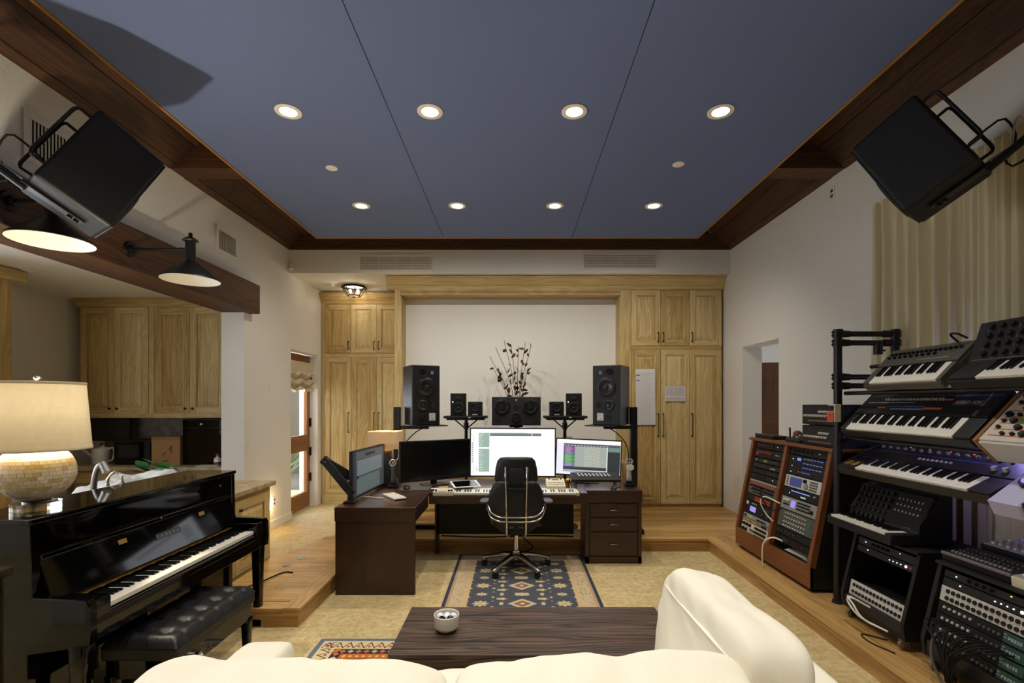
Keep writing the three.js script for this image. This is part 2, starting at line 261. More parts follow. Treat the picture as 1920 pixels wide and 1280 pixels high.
struct('wall_hall', [BB(3.2, 6, 0, 2.9, -8.6, -8.75), BB(6, 6.15, 0, 1.1, -3.6, -8.75), BB(6, 6.15, 2.2, 2.9, -3.6, -8.75), BB(6, 6.15, 1.1, 2.2, -3.6, -5.6), BB(6, 6.15, 1.1, 2.2, -7.4, -8.75), BB(3.2, 6, 0, 2.9, -3.6, -3.75), BB(3.2, 3.32, 0, 2.9, -7.4, -8.75)], m.plaster);
struct('ceiling_hall', [BB(3.2, 6.15, 2.75, 2.9, -3.6, -8.75)], m.plaster);
struct('floor_hall', [BB(2.95, 6, 0, STEP, -3.7, -8.7)], m.oak2);
struct('ground', [BB(-14, -3.33, -0.16, -0.02, -6.5, -16)], std({ color: 0x4a463e, roughness: 0.95 }));

// ---------- built-in millwork on the back wall ----------
const honeys = [m.honey, m.honey2, m.honey3];
function prof(pts, x0, x1) { return metreUV(EX(pts, x1 - x0, { rot: [0, -Math.PI / 2, 0], x: x1 }), 'x'); }   // outline (out, up) run along x
const crown = (y0, y1, out) => { const h = y1 - y0; return [[0, y0], [0.012, y0], [0.016, y0 + h * 0.12], [out * 0.3, y0 + h * 0.3], [out * 0.42, y0 + h * 0.34], [out * 0.8, y0 + h * 0.72], [out * 0.86, y0 + h * 0.8], [out, y0 + h * 0.84], [out, y1], [-0.05, y1], [-0.05, y0]]; };
function cabDoor(parent, x0, x1, y0, y1, z, k, hand) {           // framed door with a raised field, facing +z; hand = [x, y, kind]
  const w = x1 - x0 - 0.005, h = y1 - y0 - 0.005, s = Math.min(0.075, w * 0.17), cx = (x0 + x1) / 2, cy = (y0 + y1) / 2, t = 0.022, mat = honeys[k % 3];
  const o = () => ({ ou: rr(0, 4), ov: rr(0, 4) });
  const gs = [B(s, h, t, -w / 2 + s / 2, 0, t / 2, o()), B(s, h, t, w / 2 - s / 2, 0, t / 2, o()), B(w - 2 * s, s, t, 0, h / 2 - s / 2, t / 2, o()), B(w - 2 * s, s, t, 0, -h / 2 + s / 2, t / 2, o()),
    B(w - 2 * s, h - 2 * s, 0.006, 0, 0, 0.004, { g: 'y', ...o() })];
  const d = M('door', gs, mat, parent, [cx, cy, z]);
  const iw = w - 2 * s, ih = h - 2 * s, q = 0.012;
  M('moulding', [B(q, ih, 0.016, -iw / 2 + q / 2, 0, 0.012), B(q, ih, 0.016, iw / 2 - q / 2, 0, 0.012), B(iw, q, 0.016, 0, ih / 2 - q / 2, 0.012), B(iw, q, 0.016, 0, -ih / 2 + q / 2, 0.012)], honeys[(k + 1) % 3], d);
  M('panel', frus(iw - 0.035, ih - 0.035, 0.014, Math.min(0.045, iw * 0.16), 0, 0, 0.007), mat, d);
  if (hand) {
    const [hx, hy, kind] = hand, x = hx - cx, y = hy - cy;
    if (kind === 'knob') M('knob', [L([[0, 0.028], [0.012, 0.026], [0.015, 0.02], [0.01, 0.012], [0.006, 0.006], [0.008, 0]], x, y, t, { rot: [Math.PI / 2, 0, 0], s: 14 })], m.bronze, d);
    else { const hl = kind / 2; M('handle', [TU([[x, y + hl, t], [x, y + hl, t + 0.028], [x, y + hl - 0.02, t + 0.034], [x, y - hl + 0.02, t + 0.034], [x, y - hl, t + 0.028], [x, y - hl, t]], 0.006, { k: 0.2 }), C(0.011, 0.011, 0.004, x, y + hl, t + 0.002, { rot: [Math.PI / 2, 0, 0], s: 12 }), C(0.011, 0.011, 0.004, x, y - hl, t + 0.002, { rot: [Math.PI / 2, 0, 0], s: 12 })], m.bronze, d); }
  }
  return d;
}
const place3 = ['beside the niche frame', 'between the other two', 'against the plaster wall'];
[[1.643, 2.053], [2.053, 2.457], [2.457, 2.91]].forEach(([x0, x1], i) => {
  const z = -6.9, t = thing('tall_cabinet', ['honey oak tall cabinet with a long paper list taped on it', 'honey oak tall cabinet with a small printed chart taped on it', 'honey oak tall cabinet with bare doors at the doorway wall'][i], 'cabinet', [0, 0, z]);
  M('body', [BB(x0, x1, STEP, 3.2, -0.6, -0.004), BB(x0, x1, 2.347, 2.4, -0.01, 0.012)], m.honey2, t);
  const hx = i ? x0 + 0.035 : x1 - 0.035;
  cabDoor(t, x0, x1, 2.4, 3.18, 0, i, [hx, 2.52, 0.12]); cabDoor(t, x0, x1, 0.185, 2.346, 0, i + 1, [hx, 1.29, 0.31]);
});
[[-3.0, -2.588], [-2.588, -2.183], [-2.183, -1.76]].forEach(([x0, x1], i) => {
  const z = -7.8, t = thing('tall_cabinet', ['pale honey oak tall cabinet next to the garden door', 'pale honey oak tall cabinet between two others, behind the desk arm', 'pale honey oak tall cabinet half hidden by the niche frame'][i], 'cabinet', [0, 0, z]);
  M('body', [BB(i ? x0 : x0 - 0.06, i > 1 ? x1 + 0.07 : x1, 0, 3.2, -0.48, -0.004), BB(x0, x1, 2.325, 2.385, -0.01, 0.012)], m.honey3, t);
  M('plinth', [BB(i ? x0 : x0 - 0.04, x1, 0.002, 0.14, -0.01, 0.02), BB(i ? x0 : x0 - 0.04, x1, 0.14, 0.16, -0.01, 0.012)], m.honey3, t);
  const hx = i < 2 ? x1 - 0.035 : x0 + 0.035;
  cabDoor(t, x0, x1, 2.39, 3.16, 0, i + 1, [hx, 2.51, 0.12]); cabDoor(t, x0, x1, 0.165, 2.32, 0, i, [hx, 1.29, 0.31]);
});
tag(M(numbered('cornice'), [prof(crown(3.17, 3.335, 0.09), -3.065, -1.7)].map((g) => put(g, 0, 0, -7.8)), m.honey2), 'oak crown moulding over the cabinets by the garden door', 'moulding');
tag(M(numbered('cornice'), [prof(crown(3.19, 3.365, 0.1), -1.78, 2.945)].map((g) => put(g, 0, 0, -6.9)), m.honey), 'long oak crown moulding over the niche and the doorway cabinets', 'moulding');
const nf = new THREE.Group(); nf.name = 'trim_1'; nf.userData.kind = 'structure'; nf.position.z = -6.9; scene.add(nf);
M('jamb', [BB(-1.68, -1.6, STEP, 3.2, -0.34, 0, { g: 'y' }), BB(-1.6, -1.585, STEP, 3.1, -0.34, -0.002, { g: 'y' })], m.honey, nf);
M('jamb', [BB(1.5, 1.64, STEP, 3.2, -0.34, 0, { g: 'y' }), BB(1.485, 1.5, STEP, 3.1, -0.34, -0.02, { g: 'y' }), BB(1.53, 1.6, STEP, 3.14, 0, 0.012, { g: 'y' }), BB(1.545, 1.56, STEP, 3.13, 0.01, 0.02, { g: 'y' })], m.honey, nf);
M('head', [BB(-1.6, 1.5, 3.115, 3.2, -0.34, 0, { g: 'x' }), BB(-1.6, 1.5, 3.16, 3.19, 0, 0.014, { g: 'x' })], m.honey2, nf);
struct('wall_niche', [BB(-1.68, -1.6, 0, 3.37, -7.24, -8.3)], m.plaster);
// papers taped to the doors
tag(M(numbered('paper_list'), [plane(0.275, 0.78)], std({ roughness: 0.9, side: THREE.DoubleSide, map: canvasTex(280, 800, (c, w, h) => {
  c.fillStyle = '#d9d6d6'; c.fillRect(0, 0, w, h); c.strokeStyle = '#8d8a90'; for (let y = 70; y < h; y += 14) { c.lineWidth = y % 5 ? 1 : 2; c.beginPath(); c.moveTo(8, y); c.lineTo(w - 8, y); c.stroke(); for (let x = 14; x < 200; x += 9 + (y * 7 + x) % 13) { c.fillStyle = 'rgba(60,60,70,.45)'; c.fillRect(x, y - 8, 5 + (x * y) % 5, 3); } }
  c.fillStyle = '#444'; c.fillRect(12, 82, 46, 12); c.fillRect(12, 158, 46, 12); c.strokeRect(6, 60, w - 12, h - 70); }) }), scene, [(1210.5 - PPX) * 6.86 / FOCAL, EYE + (PPY - 744) * 6.86 / FOCAL, -6.862], [0, 0, 0.01]), 'long white paper list with ruled lines taped on a cabinet door', 'paper');
tag(M(numbered('paper_chart'), [plane(0.28, 0.21)], std({ roughness: 0.9, side: THREE.DoubleSide, map: canvasTex(280, 210, (c, w, h) => {
  c.fillStyle = '#dcdadb'; c.fillRect(0, 0, w, h); const cs = ['#b9b4bb', '#a9a6ad', '#c2b1a8', '#a7ae9f', '#c4a39b', '#b3b0bd']; for (let i = 0; i < 14; i++) { c.fillStyle = cs[i % 6]; c.fillRect(10 + i * 18.5, 8, 14, 128); c.fillRect(10 + i * 18.5, 150, 14, 52); } }) }), scene, [(1266.5 - PPX) * 6.86 / FOCAL, EYE + (PPY - 738) * 6.86 / FOCAL, -6.862]), 'small printed chart with coloured columns taped on a cabinet door', 'paper');

// grilles in the soffit
function grille(x0, x1, y0, y1, label) {
  const d = 6.7, X0 = (x0 - PPX) * d / FOCAL, X1 = (x1 - PPX) * d / FOCAL, Y0 = EYE + (PPY - y1) * d / FOCAL, Y1 = EYE + (PPY - y0) * d / FOCAL, w = X1 - X0, h = Y1 - Y0;
  const t = thing('ceiling_grille', label, 'vent', [(X0 + X1) / 2, Y0, -d]);
  M('frame', [BB(-w / 2, w / 2, h - 0.022, h, 0.002, 0.016), BB(-w / 2, w / 2, 0, 0.022, 0.002, 0.016), BB(-w / 2, -w / 2 + 0.02, 0.02, h - 0.02, 0.002, 0.016), BB(w / 2 - 0.02, w / 2, 0.02, h - 0.02, 0.002, 0.016)], m.white, t);
  M('backing', BB(-w / 2 + 0.01, w / 2 - 0.01, 0.01, h - 0.01, 0.001, 0.003), m.grey, t);
  for (let i = 0; i < 9; i++) M('slat', B(w - 0.04, 0.012, 0.003, 0, 0.03 + i * (h - 0.06) / 8, 0.008, { rot: [0.6, 0, 0] }), m.vent, t);
  for (let i = 0; i < 6; i++) M('mullion', B(0.007, h - 0.04, 0.006, [-0.46, -0.23, 0, 0.23, 0.46, -0.42][i] * w, h / 2, 0.013), m.vent, t);
}
grille(673, 812, 477, 509, 'long white air grille above the pale cabinets by the garden door'); grille(1092, 1233, 474, 506, 'long white air grille above the tall cabinets by the doorway');
// grilles and small fittings on the side walls
function wallGrille(d0, d1, y0, y1, label) {
  const w = d1 - d0, h = y1 - y0, t = thing('wall_grille', label, 'vent', [XL, y0, -(d0 + d1) / 2], Math.PI / 2);
  M('frame', [BB(-w / 2, w / 2, h - 0.04, h, 0.001, 0.014), BB(-w / 2, w / 2, 0, 0.04, 0.001, 0.014), BB(-w / 2, -w / 2 + 0.04, 0.04, h - 0.04, 0.001, 0.014), BB(w / 2 - 0.04, w / 2, 0.04, h - 0.04, 0.001, 0.014)], m.white, t);
  M('backing', BB(-w / 2 + 0.02, w / 2 - 0.02, 0.02, h - 0.02, 0.0005, 0.002), m.dark, t);
  for (let i = 0; i < 15; i++) M('slat', B(0.017, h - 0.08, 0.003, -w / 2 + 0.05 + i * (w - 0.1) / 14, h / 2, 0.008, { rot: [0, 0.35, 0] }), m.vent, t);
}
wallGrille(3.06, 3.5, 3.12, 3.44, 'square white wall vent behind the hanging speaker'); wallGrille(5.04, 5.44, 3.16, 3.44, 'square white wall vent above the end of the timber beam');
function plate(pos, turn, label, kind, cat = 'wall plate') {
  const t = thing(kind, label, cat, pos, turn); M('plate', B(0.075, 0.118, 0.006, 0, 0, 0.003, { r: 0.002 }), m.white, t);
  if (kind === 'light_switch') M('rocker', B(0.034, 0.068, 0.006, 0, 0, 0.008, { r: 0.002 }), m.white, t); else { M('socket', B(0.034, 0.03, 0.004, 0, 0.024, 0.007, { r: 0.002 }), m.midGrey, t); M('socket', B(0.034, 0.03, 0.004, 0, -0.024, 0.007, { r: 0.002 }), m.midGrey, t); }
  return t;
}
plate([XL, 1.09, -5.68], Math.PI / 2, 'white light switch on the wall near the kitchen counter end', 'light_switch'); plate([XL, 1.79, -6.17], Math.PI / 2, 'white light switch high on the wall before the garden door', 'light_switch');
plate([XR, 3.54, -4.55], -Math.PI / 2, 'white socket plate high on the wall beside the curtain', 'wall_socket'); plate([XL, 0.34, -6.27], Math.PI / 2, 'wall socket beside the glowing night light', 'wall_socket');
const nl = thing('night_light', 'small glowing night light plugged in near the floor', 'night light', [XL, 0.3, -6.1], Math.PI / 2);
M('plate', B(0.075, 0.118, 0.006, 0, 0, 0.003, { r: 0.002 }), m.white, nl); M('plug_body', B(0.04, 0.05, 0.03, 0, -0.01, 0.02, { r: 0.006 }), m.white, nl); M('glowing_shade', S(0.026, 0, 0.03, 0.03, 1, 1.4, 0.8), glow(1, 0.72, 0.36, 6), nl);
{ const l = new THREE.PointLight(new THREE.Color().setRGB(1, 0.7, 0.35), 0.35, 0, 2); l.position.set(0, 0.03, 0.07); l.castShadow = true; nl.add(l); }
const sn = thing('motion_sensor', 'small white motion sensor in the corner under the wood ceiling', 'sensor', [-3.03, 3.45, -6.69]); M('case', B(0.06, 0.085, 0.045, 0, 0, 0.022, { r: 0.012 }), m.white, sn); M('lens', B(0.04, 0.04, 0.01, 0, -0.01, 0.045, { r: 0.004 }), m.vent, sn);
const sd = thing('smoke_detector', 'flat white smoke detector on the low ceiling by the garden door', 'detector', [-2.75, 3.37, -7.35]); M('case', L([[0, -0.03], [0.045, -0.03], [0.055, -0.02], [0.06, 0]], 0, 0, 0), m.white, sd);

// flush lantern on the low ceiling
const fl = thing('flush_lantern', 'octagonal bronze ceiling lantern with glass panes', 'ceiling light', [-2.43, 3.37, -7.45]);
const oct = (r, y) => [...Array(8)].map((_, i) => [r * Math.cos((i + 0.5) * Math.PI / 4), y, r * Math.sin((i + 0.5) * Math.PI / 4)]);
M('canopy', [L([[0, 0], [0.17, 0], [0.19, -0.02], [0.19, -0.035], [0.175, -0.035]], 0, 0, 0, { s: 8, rot: [0, Math.PI / 8, 0] })], m.bronze, fl);
{ const a = oct(0.175, -0.035), b = oct(0.095, -0.15); M('cage', [a.map((p, i) => bar(p, b[i], 0.006, 6)), b.map((p, i) => bar(p, b[(i + 1) % 8], 0.007, 6)), S(0.014, 0, -0.16, 0)], m.bronze, fl);
  for (let i = 0; i < 8; i++) { const j = (i + 1) % 8, g = new THREE.BufferGeometry(); g.setAttribute('position', new THREE.Float32BufferAttribute([...a[i], ...a[j], ...b[j], ...a[i], ...b[j], ...b[i]], 3)); g.setAttribute('uv', new THREE.Float32BufferAttribute(new Float32Array(12), 2)); g.computeVertexNormals(); M('pane', g, m.glass, fl); } }
for (const x of [-0.06, 0.06]) M('bulb', S(0.024, x, -0.075, 0, 1, 1.5, 1), glow(1, 0.85, 0.6, 2), fl);
{ const l = new THREE.PointLight(new THREE.Color().setRGB(1, 0.9, 0.76), 0.6, 0, 2); l.position.set(0, -0.09, 0); l.castShadow = true; l.shadow.radius = 1.5; fl.add(l); }

// barn lamps on the timber beam
function barnLamp(d, reach, label) {
  const t = thing('barn_lamp', label, 'wall lamp', [-2.95, 2.775, -d]);
  M('wall_plate', [C(0.055, 0.06, 0.02, 0.01, 0, 0, { rot: [0, 0, -Math.PI / 2] }), C(0.03, 0.03, 0.04, 0.03, 0, 0, { rot: [0, 0, -Math.PI / 2] })], m.blackMetal, t);
  M('arm', bar([0.02, 0, 0], [reach, 0, 0], 0.014), m.blackMetal, t);
  M('cap', [L([[0, 0.13], [0.012, 0.125], [0.016, 0.11], [0.01, 0.1], [0.05, 0.075], [0.055, 0.065], [0.035, 0.06], [0.036, -0.09], [0.045, -0.1], [0.045, -0.115], [0, -0.115]], reach, 0, 0)], m.blackMetal, t);
  M('shade', [L([[0.04, -0.09], [0.055, -0.105], [0.2, -0.225], [0.203, -0.235]], reach, 0, 0, { s: 40 })], std({ color: 0x101011, roughness: 0.45, side: THREE.DoubleSide }), t);
  M('shade_lining', [L([[0.036, -0.1], [0.053, -0.113], [0.197, -0.23], [0.2, -0.238]], reach, 0, 0, { s: 40 })], std({ color: 0xe8e4d8, roughness: 0.5, side: THREE.DoubleSide }), t);
  M('bulb', S(0.028, reach, -0.17, 0, 1, 1.2, 1), m.white, t);
  return t;
}
barnLamp(2.86, 0.255, 'black barn lamp with white lining behind the hanging speaker'); barnLamp(3.76, 0.47, 'black barn lamp with white lining on the far part of the beam');

// garden door with its shade, and what lies outside
const gd = struct('door_1', [BB(-3.24, -3.19, 0.01, 2.32, -6.76, -6.86, { g: 'y' }), BB(-3.24, -3.19, 0.01, 2.32, -7.56, -7.66, { g: 'y' }), BB(-3.24, -3.19, 2.16, 2.32, -6.86, -7.56, { g: 'z' }), BB(-3.24, -3.19, 0.87, 1.11, -6.86, -7.56, { g: 'z' }), BB(-3.24, -3.19, 0.01, 0.24, -6.86, -7.56, { g: 'z' }), BB(-3.25, -3.185, 0.985, 0.995, -6.76, -7.66, { g: 'z' })], m.doorWood);
M('pane', BB(-3.218, -3.212, 1.11, 2.16, -6.86, -7.56), m.glass, gd); M('pane', BB(-3.218, -3.212, 0.24, 0.87, -6.86, -7.56), m.glass, gd);
for (const y of [0.45, 0.85, 1.3, 1.95]) M('hinge', [BB(-3.2, -3.17, y - 0.06, y + 0.06, -7.63, -7.67), C(0.009, 0.009, 0.13, -3.172, y, -7.655, { s: 10 })], m.bronze, gd);
const shadeTex = std({ color: 0xcdbfa4, roughness: 0.95, side: THREE.DoubleSide, bumpMap: weaveBump, bumpScale: 0.0008 });
const rs = thing('roman_shade', 'gathered beige roman shade on the garden door', 'window shade', [-3.16, 1.85, -7.2]);
M('valance', BB(-0.012, 0.012, 0.17, 0.36, -0.44, 0.4, { r: 0.006 }), shadeTex, rs);
{ const P = [], I = [], nu = 40, nv = 18; for (let j = 0; j <= nv; j++) for (let i = 0; i <= nu; i++) { const u = i / nu, v = j / nv, s = Math.sin(u * 6.2832 * 2.5), sag = 0.05 * Math.abs(Math.sin(u * Math.PI * 2)); P.push(0.0 + 0.035 * Math.sin(v * 14 + s * 0.8) + 0.02 * s * v + 0.02, 0.2 - v * (0.24 + sag) + 0.01 * Math.sin(u * 31 + v * 9), 0.4 - u * 0.84 + 0.012 * Math.sin(v * 11 + u * 5)); }
  for (let j = 0; j < nv; j++) for (let i = 0; i < nu; i++) { const a = j * (nu + 1) + i; I.push(a, a + 1, a + nu + 2, a, a + nu + 2, a + nu + 1); }
  const g = new THREE.BufferGeometry(); g.setAttribute('position', new THREE.Float32BufferAttribute(P, 3)); g.setIndex(I); g.computeVertexNormals(); g.setAttribute('uv', new THREE.Float32BufferAttribute(new Float32Array(P.length / 3 * 2), 2)); M('folds', flat(g), shadeTex, rs); }
tag(M(numbered('garden_post'), [BB(-3.66, -3.4, -0.02, 3, -8.35, -8.6, { r: 0.02 })], m.plaster), 'white plaster post outside the garden door', 'post');
const fenceMat = [std({ color: 0x4d473a, roughness: 0.9 }), std({ color: 0x433f36, roughness: 0.9 })];
const fence = thing('garden_fence', 'weathered grey board fence outside the garden door', 'fence', [-5.2, -0.02, -11.2]);
for (let i = 0; i < 26; i++) M('board', B(0.135, 1.95 + rr(-0.02, 0.02), 0.02, -1.8 + i * 0.14, 0.98, rr(-0.006, 0.006), { ou: rr(0, 3) }), i % 2 ? fenceMat[0] : fenceMat[1], fence);
M('rail', [BB(-1.9, 1.9, 0.4, 0.48, -0.03, -0.06), BB(-1.9, 1.9, 1.5, 1.58, -0.03, -0.06)], fenceMat[0], fence);
const leafMat = [0x2c5a1e, 0x3a6a28, 0x1f4416].map((c) => new THREE.MeshPhysicalMaterial({ color: c, roughness: 0.6, transmission: 0.25, thickness: 0, side: THREE.DoubleSide }));
function blade(len, w, lean, turn) { const P = [], n = 6; for (let i = 0; i < n; i++) { const a = i / n, b = (i + 1) / n, f = (t) => [w * Math.sin(Math.PI * (0.12 + 0.88 * t)), len * t * (1 - 0.25 * lean * t), len * lean * t * t]; const [wa, ya, za] = f(a), [wb, yb, zb] = f(b); P.push(-wa, ya, za, wa, ya, za, wb, yb, zb, -wa, ya, za, wb, yb, zb, -wb, yb, zb); } const g = new THREE.BufferGeometry(); g.setAttribute('position', new THREE.Float32BufferAttribute(P, 3)); g.setAttribute('uv', new THREE.Float32BufferAttribute(new Float32Array(P.length / 3 * 2), 2)); g.computeVertexNormals(); return put(g, 0, 0, 0, [0, turn, 0]); }
function strapPlant(x, d, n, len, label, y = -0.02) { const t = thing('garden_plant', label, 'plant', [x, y, -d]); for (let i = 0; i < n; i++) M('leaf', put(blade(len * rr(0.7, 1.1), 0.025, rr(0.2, 0.9), rr(0, 6.28)), rr(-0.06, 0.06), 0, rr(-0.06, 0.06)), leafMat[i % 3], t); }
strapPlant(-4.35, 9.3, 34, 1.0, 'green strap-leaved plant just outside the garden door'); strapPlant(-5.3, 10.5, 34, 1.0, 'green strap-leaved plant beside the weathered fence'); strapPlant(-4.2, 8.7, 22, 0.7, 'small green strap-leaved plant by the door sill');
{ const t = thing('garden_tree', 'leafy green tree rising over the weathered fence', 'tree', [-5.5, -0.02, -12.2]); M('trunk', TU([[0, 0, 0], [0.05, 1, 0], [-0.05, 2, 0.05], [0, 2.9, 0]], 0.06), m.bronze, t); const gs = [[], [], []]; for (let i = 0; i < 420; i++) { const a = rr(0, 6.28), r = 0.9 * Math.sqrt(rnd()), y = rr(1.9, 3.6); gs[i % 3].push(put(blade(0.22, 0.035, rr(0, 0.8), rr(0, 6.28)), r * Math.cos(a), y, r * Math.sin(a), [rr(-1, 1), 0, rr(-1, 1)])); } gs.forEach((g, i) => { const f = M('foliage', g, leafMat[i], t); f.userData.kind = 'stuff'; }); }

// curtain along the wall
{ const t = thing('curtain', 'long cream pleated curtain on the wall behind the keyboards', 'curtain', [2.9, 0.15, 0]);
  const P = [], I = [], UVs = [], nu = 760, nv = 14, z0 = -3.94, z1 = 1.6;
  for (let j = 0; j <= nv; j++) for (let i = 0; i <= nu; i++) {
    const u = i / nu, v = j / nv, z = z0 + (z1 - z0) * u, ph = u * 6.2832 * 50 + 1.4 * Math.sin(u * 37) + 0.8 * Math.sin(u * 91), head = Math.pow(v, 10);
    const amp = 0.044 * (1 - 0.55 * head) * (0.75 + 0.35 * Math.sin(u * 53 + 2)), drift = 0.012 * Math.sin(v * 3 + u * 60);
    P.push(-amp * Math.sin(ph + drift * 20) - 0.012 * Math.sin(ph * 2.1 + v * 2) - 0.01 * head, v * 3.05 - (j === nv ? 0.012 * (1 + Math.sin(ph)) : 0), z + drift * (1 - v)); UVs.push(z, v * 3);
  }
  for (let j = 0; j < nv; j++) for (let i = 0; i < nu; i++) { const a = j * (nu + 1) + i; I.push(a, a + 1, a + nu + 2, a, a + nu + 2, a + nu + 1); }
  const g = new THREE.BufferGeometry(); g.setAttribute('position', new THREE.Float32BufferAttribute(P, 3)); g.setAttribute('uv', new THREE.Float32BufferAttribute(UVs, 2)); g.setIndex(I); g.computeVertexNormals();
  M('cloth', g, std({ color: 0xd8cba6, roughness: 0.95, side: THREE.DoubleSide, bumpMap: weaveBump, bumpScale: 0.0006 }), t);
  M('track', BB(0.0, 0.03, 3.03, 3.06, z0 + 0.01, z1), m.white, t);
}
// hanging speakers
function hangSpeaker(side, pos, label) {                        // built with its front towards +x, then tipped down
  const t = thing('hanging_speaker', label, 'speaker', pos, side < 0 ? 0.95 : Math.PI - 0.95), k = side, D = 0.35, H = 0.51;
  const body = M('cabinet', B(D, H, 0.32, 0, 0, 0, { r: 0.02, s: 2 }), m.black, t); body.rotation.z = -0.524;
  M('baffle', B(0.012, H - 0.02, 0.3, D / 2 + 0.002, 0, 0, { r: 0.005 }), m.satin, body);
  M('woofer', [R(0.105, 0.135, 0.014, D / 2 + 0.008, -0.09, 0, { rot: [0, 0, Math.PI / 2], s: 32 }), L([[0, 0.01], [0.03, 0.012], [0.05, -0.006], [0.105, 0.004]], D / 2 + 0.005, -0.09, 0, { rot: [0, 0, -Math.PI / 2] })], m.rubber, body);
  M('tweeter', [L([[0, 0.014], [0.014, 0.01], [0.05, 0.0], [0.07, 0.004]], D / 2 + 0.007, 0.14, 0, { rot: [0, 0, -Math.PI / 2] })], m.satin, body);
  const q = -D / 2;
  M('handle', [1, -1].map((z) => TU([[q, 0.2, z * 0.12], [q - 0.055, 0.2, z * 0.12], [q - 0.065, 0.17, z * 0.12], [q - 0.065, -0.13, z * 0.12], [q - 0.055, -0.16, z * 0.12], [q, -0.16, z * 0.12]], 0.009, { k: 0.1 })), m.blackMetal, body);
  M('connector', [C(0.012, 0.012, 0.05, q - 0.02, -0.21, k * 0.1, { rot: [0, 0, Math.PI / 2] }), C(0.008, 0.012, 0.07, q - 0.08, -0.21, k * 0.1, { rot: [0, 0, Math.PI / 2] })], m.steel, body);
  M('tilt_plate', [B(0.28, 0.018, 0.06, -0.05, -H / 2 - 0.008, 0, { r: 0.004 }), C(0.012, 0.012, 0.02, 0.03, -H / 2 - 0.022, 0.01), C(0.012, 0.012, 0.02, 0.06, -H / 2 - 0.022, 0.01)], m.blackMetal, body);
  // the bracket reaches the wall: its points are given in the room and brought into the turned frame
  t.updateMatrixWorld(true); const inv = t.matrixWorld.clone().invert(), w = (x, y, z) => V(pos[0] - side * x, pos[1] + y, pos[2] + z).applyMatrix4(inv).toArray();
  const wx = side < 0 ? pos[0] - XL : XR - pos[0], out = (x, y, z) => w(-x, y, z);
  const hitch = V(-0.16, -H / 2 - 0.02, 0).applyEuler(new THREE.Euler(0, 0, -0.524)).toArray();
  M('bracket', [bar(hitch, out(wx - 0.02, 0.42, 0.7), 0.02), bar(out(wx * 0.6, 0.14, 0.42), out(wx - 0.02, 0.5, 0.62), 0.014), put(B(0.03, 0.2, 0.16, 0, 0, 0, { r: 0.004 }), ...out(wx - 0.016, 0.46, 0.68), [0, side < 0 ? -0.95 : -(Math.PI - 0.95), 0])], m.blackMetal, t);
  const cn = V(q - 0.11, -0.21, k * 0.1).applyEuler(new THREE.Euler(0, 0, -0.524)).toArray();
  M('signal_cable', TU([cn, out(0.4, 0.16, 0.15), out(0.55, 0.17, 0.15), out(wx - 0.03, 0.45, 0.66)], 0.005), side < 0 ? m.white : m.lightGrey, t);
  const cp = V(q - 0.01, -0.1, 0).applyEuler(new THREE.Euler(0, 0, -0.524)).toArray();
  M('power_cable', TU([cp, out(0.34, 0.16, 0.06), out(0.42, 0.2, 0.06), out(0.48, 0.1, 0.06), out(0.42, -0.02, 0.06), out(0.5, -0.02, 0.12), out(wx - 0.03, 0.44, 0.6)], 0.006), m.rubber, t);
}
hangSpeaker(-1, at(180, 331, 2.69), 'black loudspeaker hung on a bracket over the piano'); hangSpeaker(1, at(1722, 302, 2.72), 'black loudspeaker hung on a bracket before the curtain');

// the hall beyond the doorway
{ const t = thing('hall_door', 'brown panelled wooden door standing open in the hall', 'door', [3.48, STEP, -7.15], -0.12);
  M('leaf', [BB(-0.02, 0.85, 0.005, 2.05, -0.02, 0.02, { g: 'y' })], m.brownDoor, t); M('panel', frus(0.6, 0.75, 0.014, 0.05, 0.42, 1.5, 0.02), m.brownDoor, t); M('panel', frus(0.6, 0.75, 0.014, 0.05, 0.42, 0.5, 0.02), m.brownDoor, t); M('handle', [bar([0.06, 1.0, 0.02], [0.06, 1.0, 0.07], 0.012), bar([0.06, 1.0, 0.07], [-0.04, 1.0, 0.07], 0.01)], m.bronze, t);
  const s = thing('hall_sconce', 'small wall sconce with a tapered grey shade in the hall', 'wall lamp', [3.36, 1.62, -7.1]); M('shade', C(0.05, 0.09, 0.13, 0.06, 0.26, 0, { open: true, s: 16 }), std({ color: 0xb9b2a4, roughness: 0.9, side: THREE.DoubleSide }), s); M('stem', [bar([0.06, 0.24, 0], [0.06, 0.1, 0], 0.01), bar([0.06, 0.14, 0], [-0.03, 0.14, 0], 0.01), B(0.03, 0.3, 0.05, -0.0, 0.02, 0)], m.bronze, s);
  const c = thing('hall_chest', 'low olive wooden chest in the hall', 'chest', [3.5, STEP, -7.35]); M('body', BB(-0.15, 0.5, 0, 0.84, -0.2, 0.0), m.honey2, c); M('top', BB(-0.17, 0.52, 0.84, 0.87, -0.22, 0.02), m.honey2, c);
}

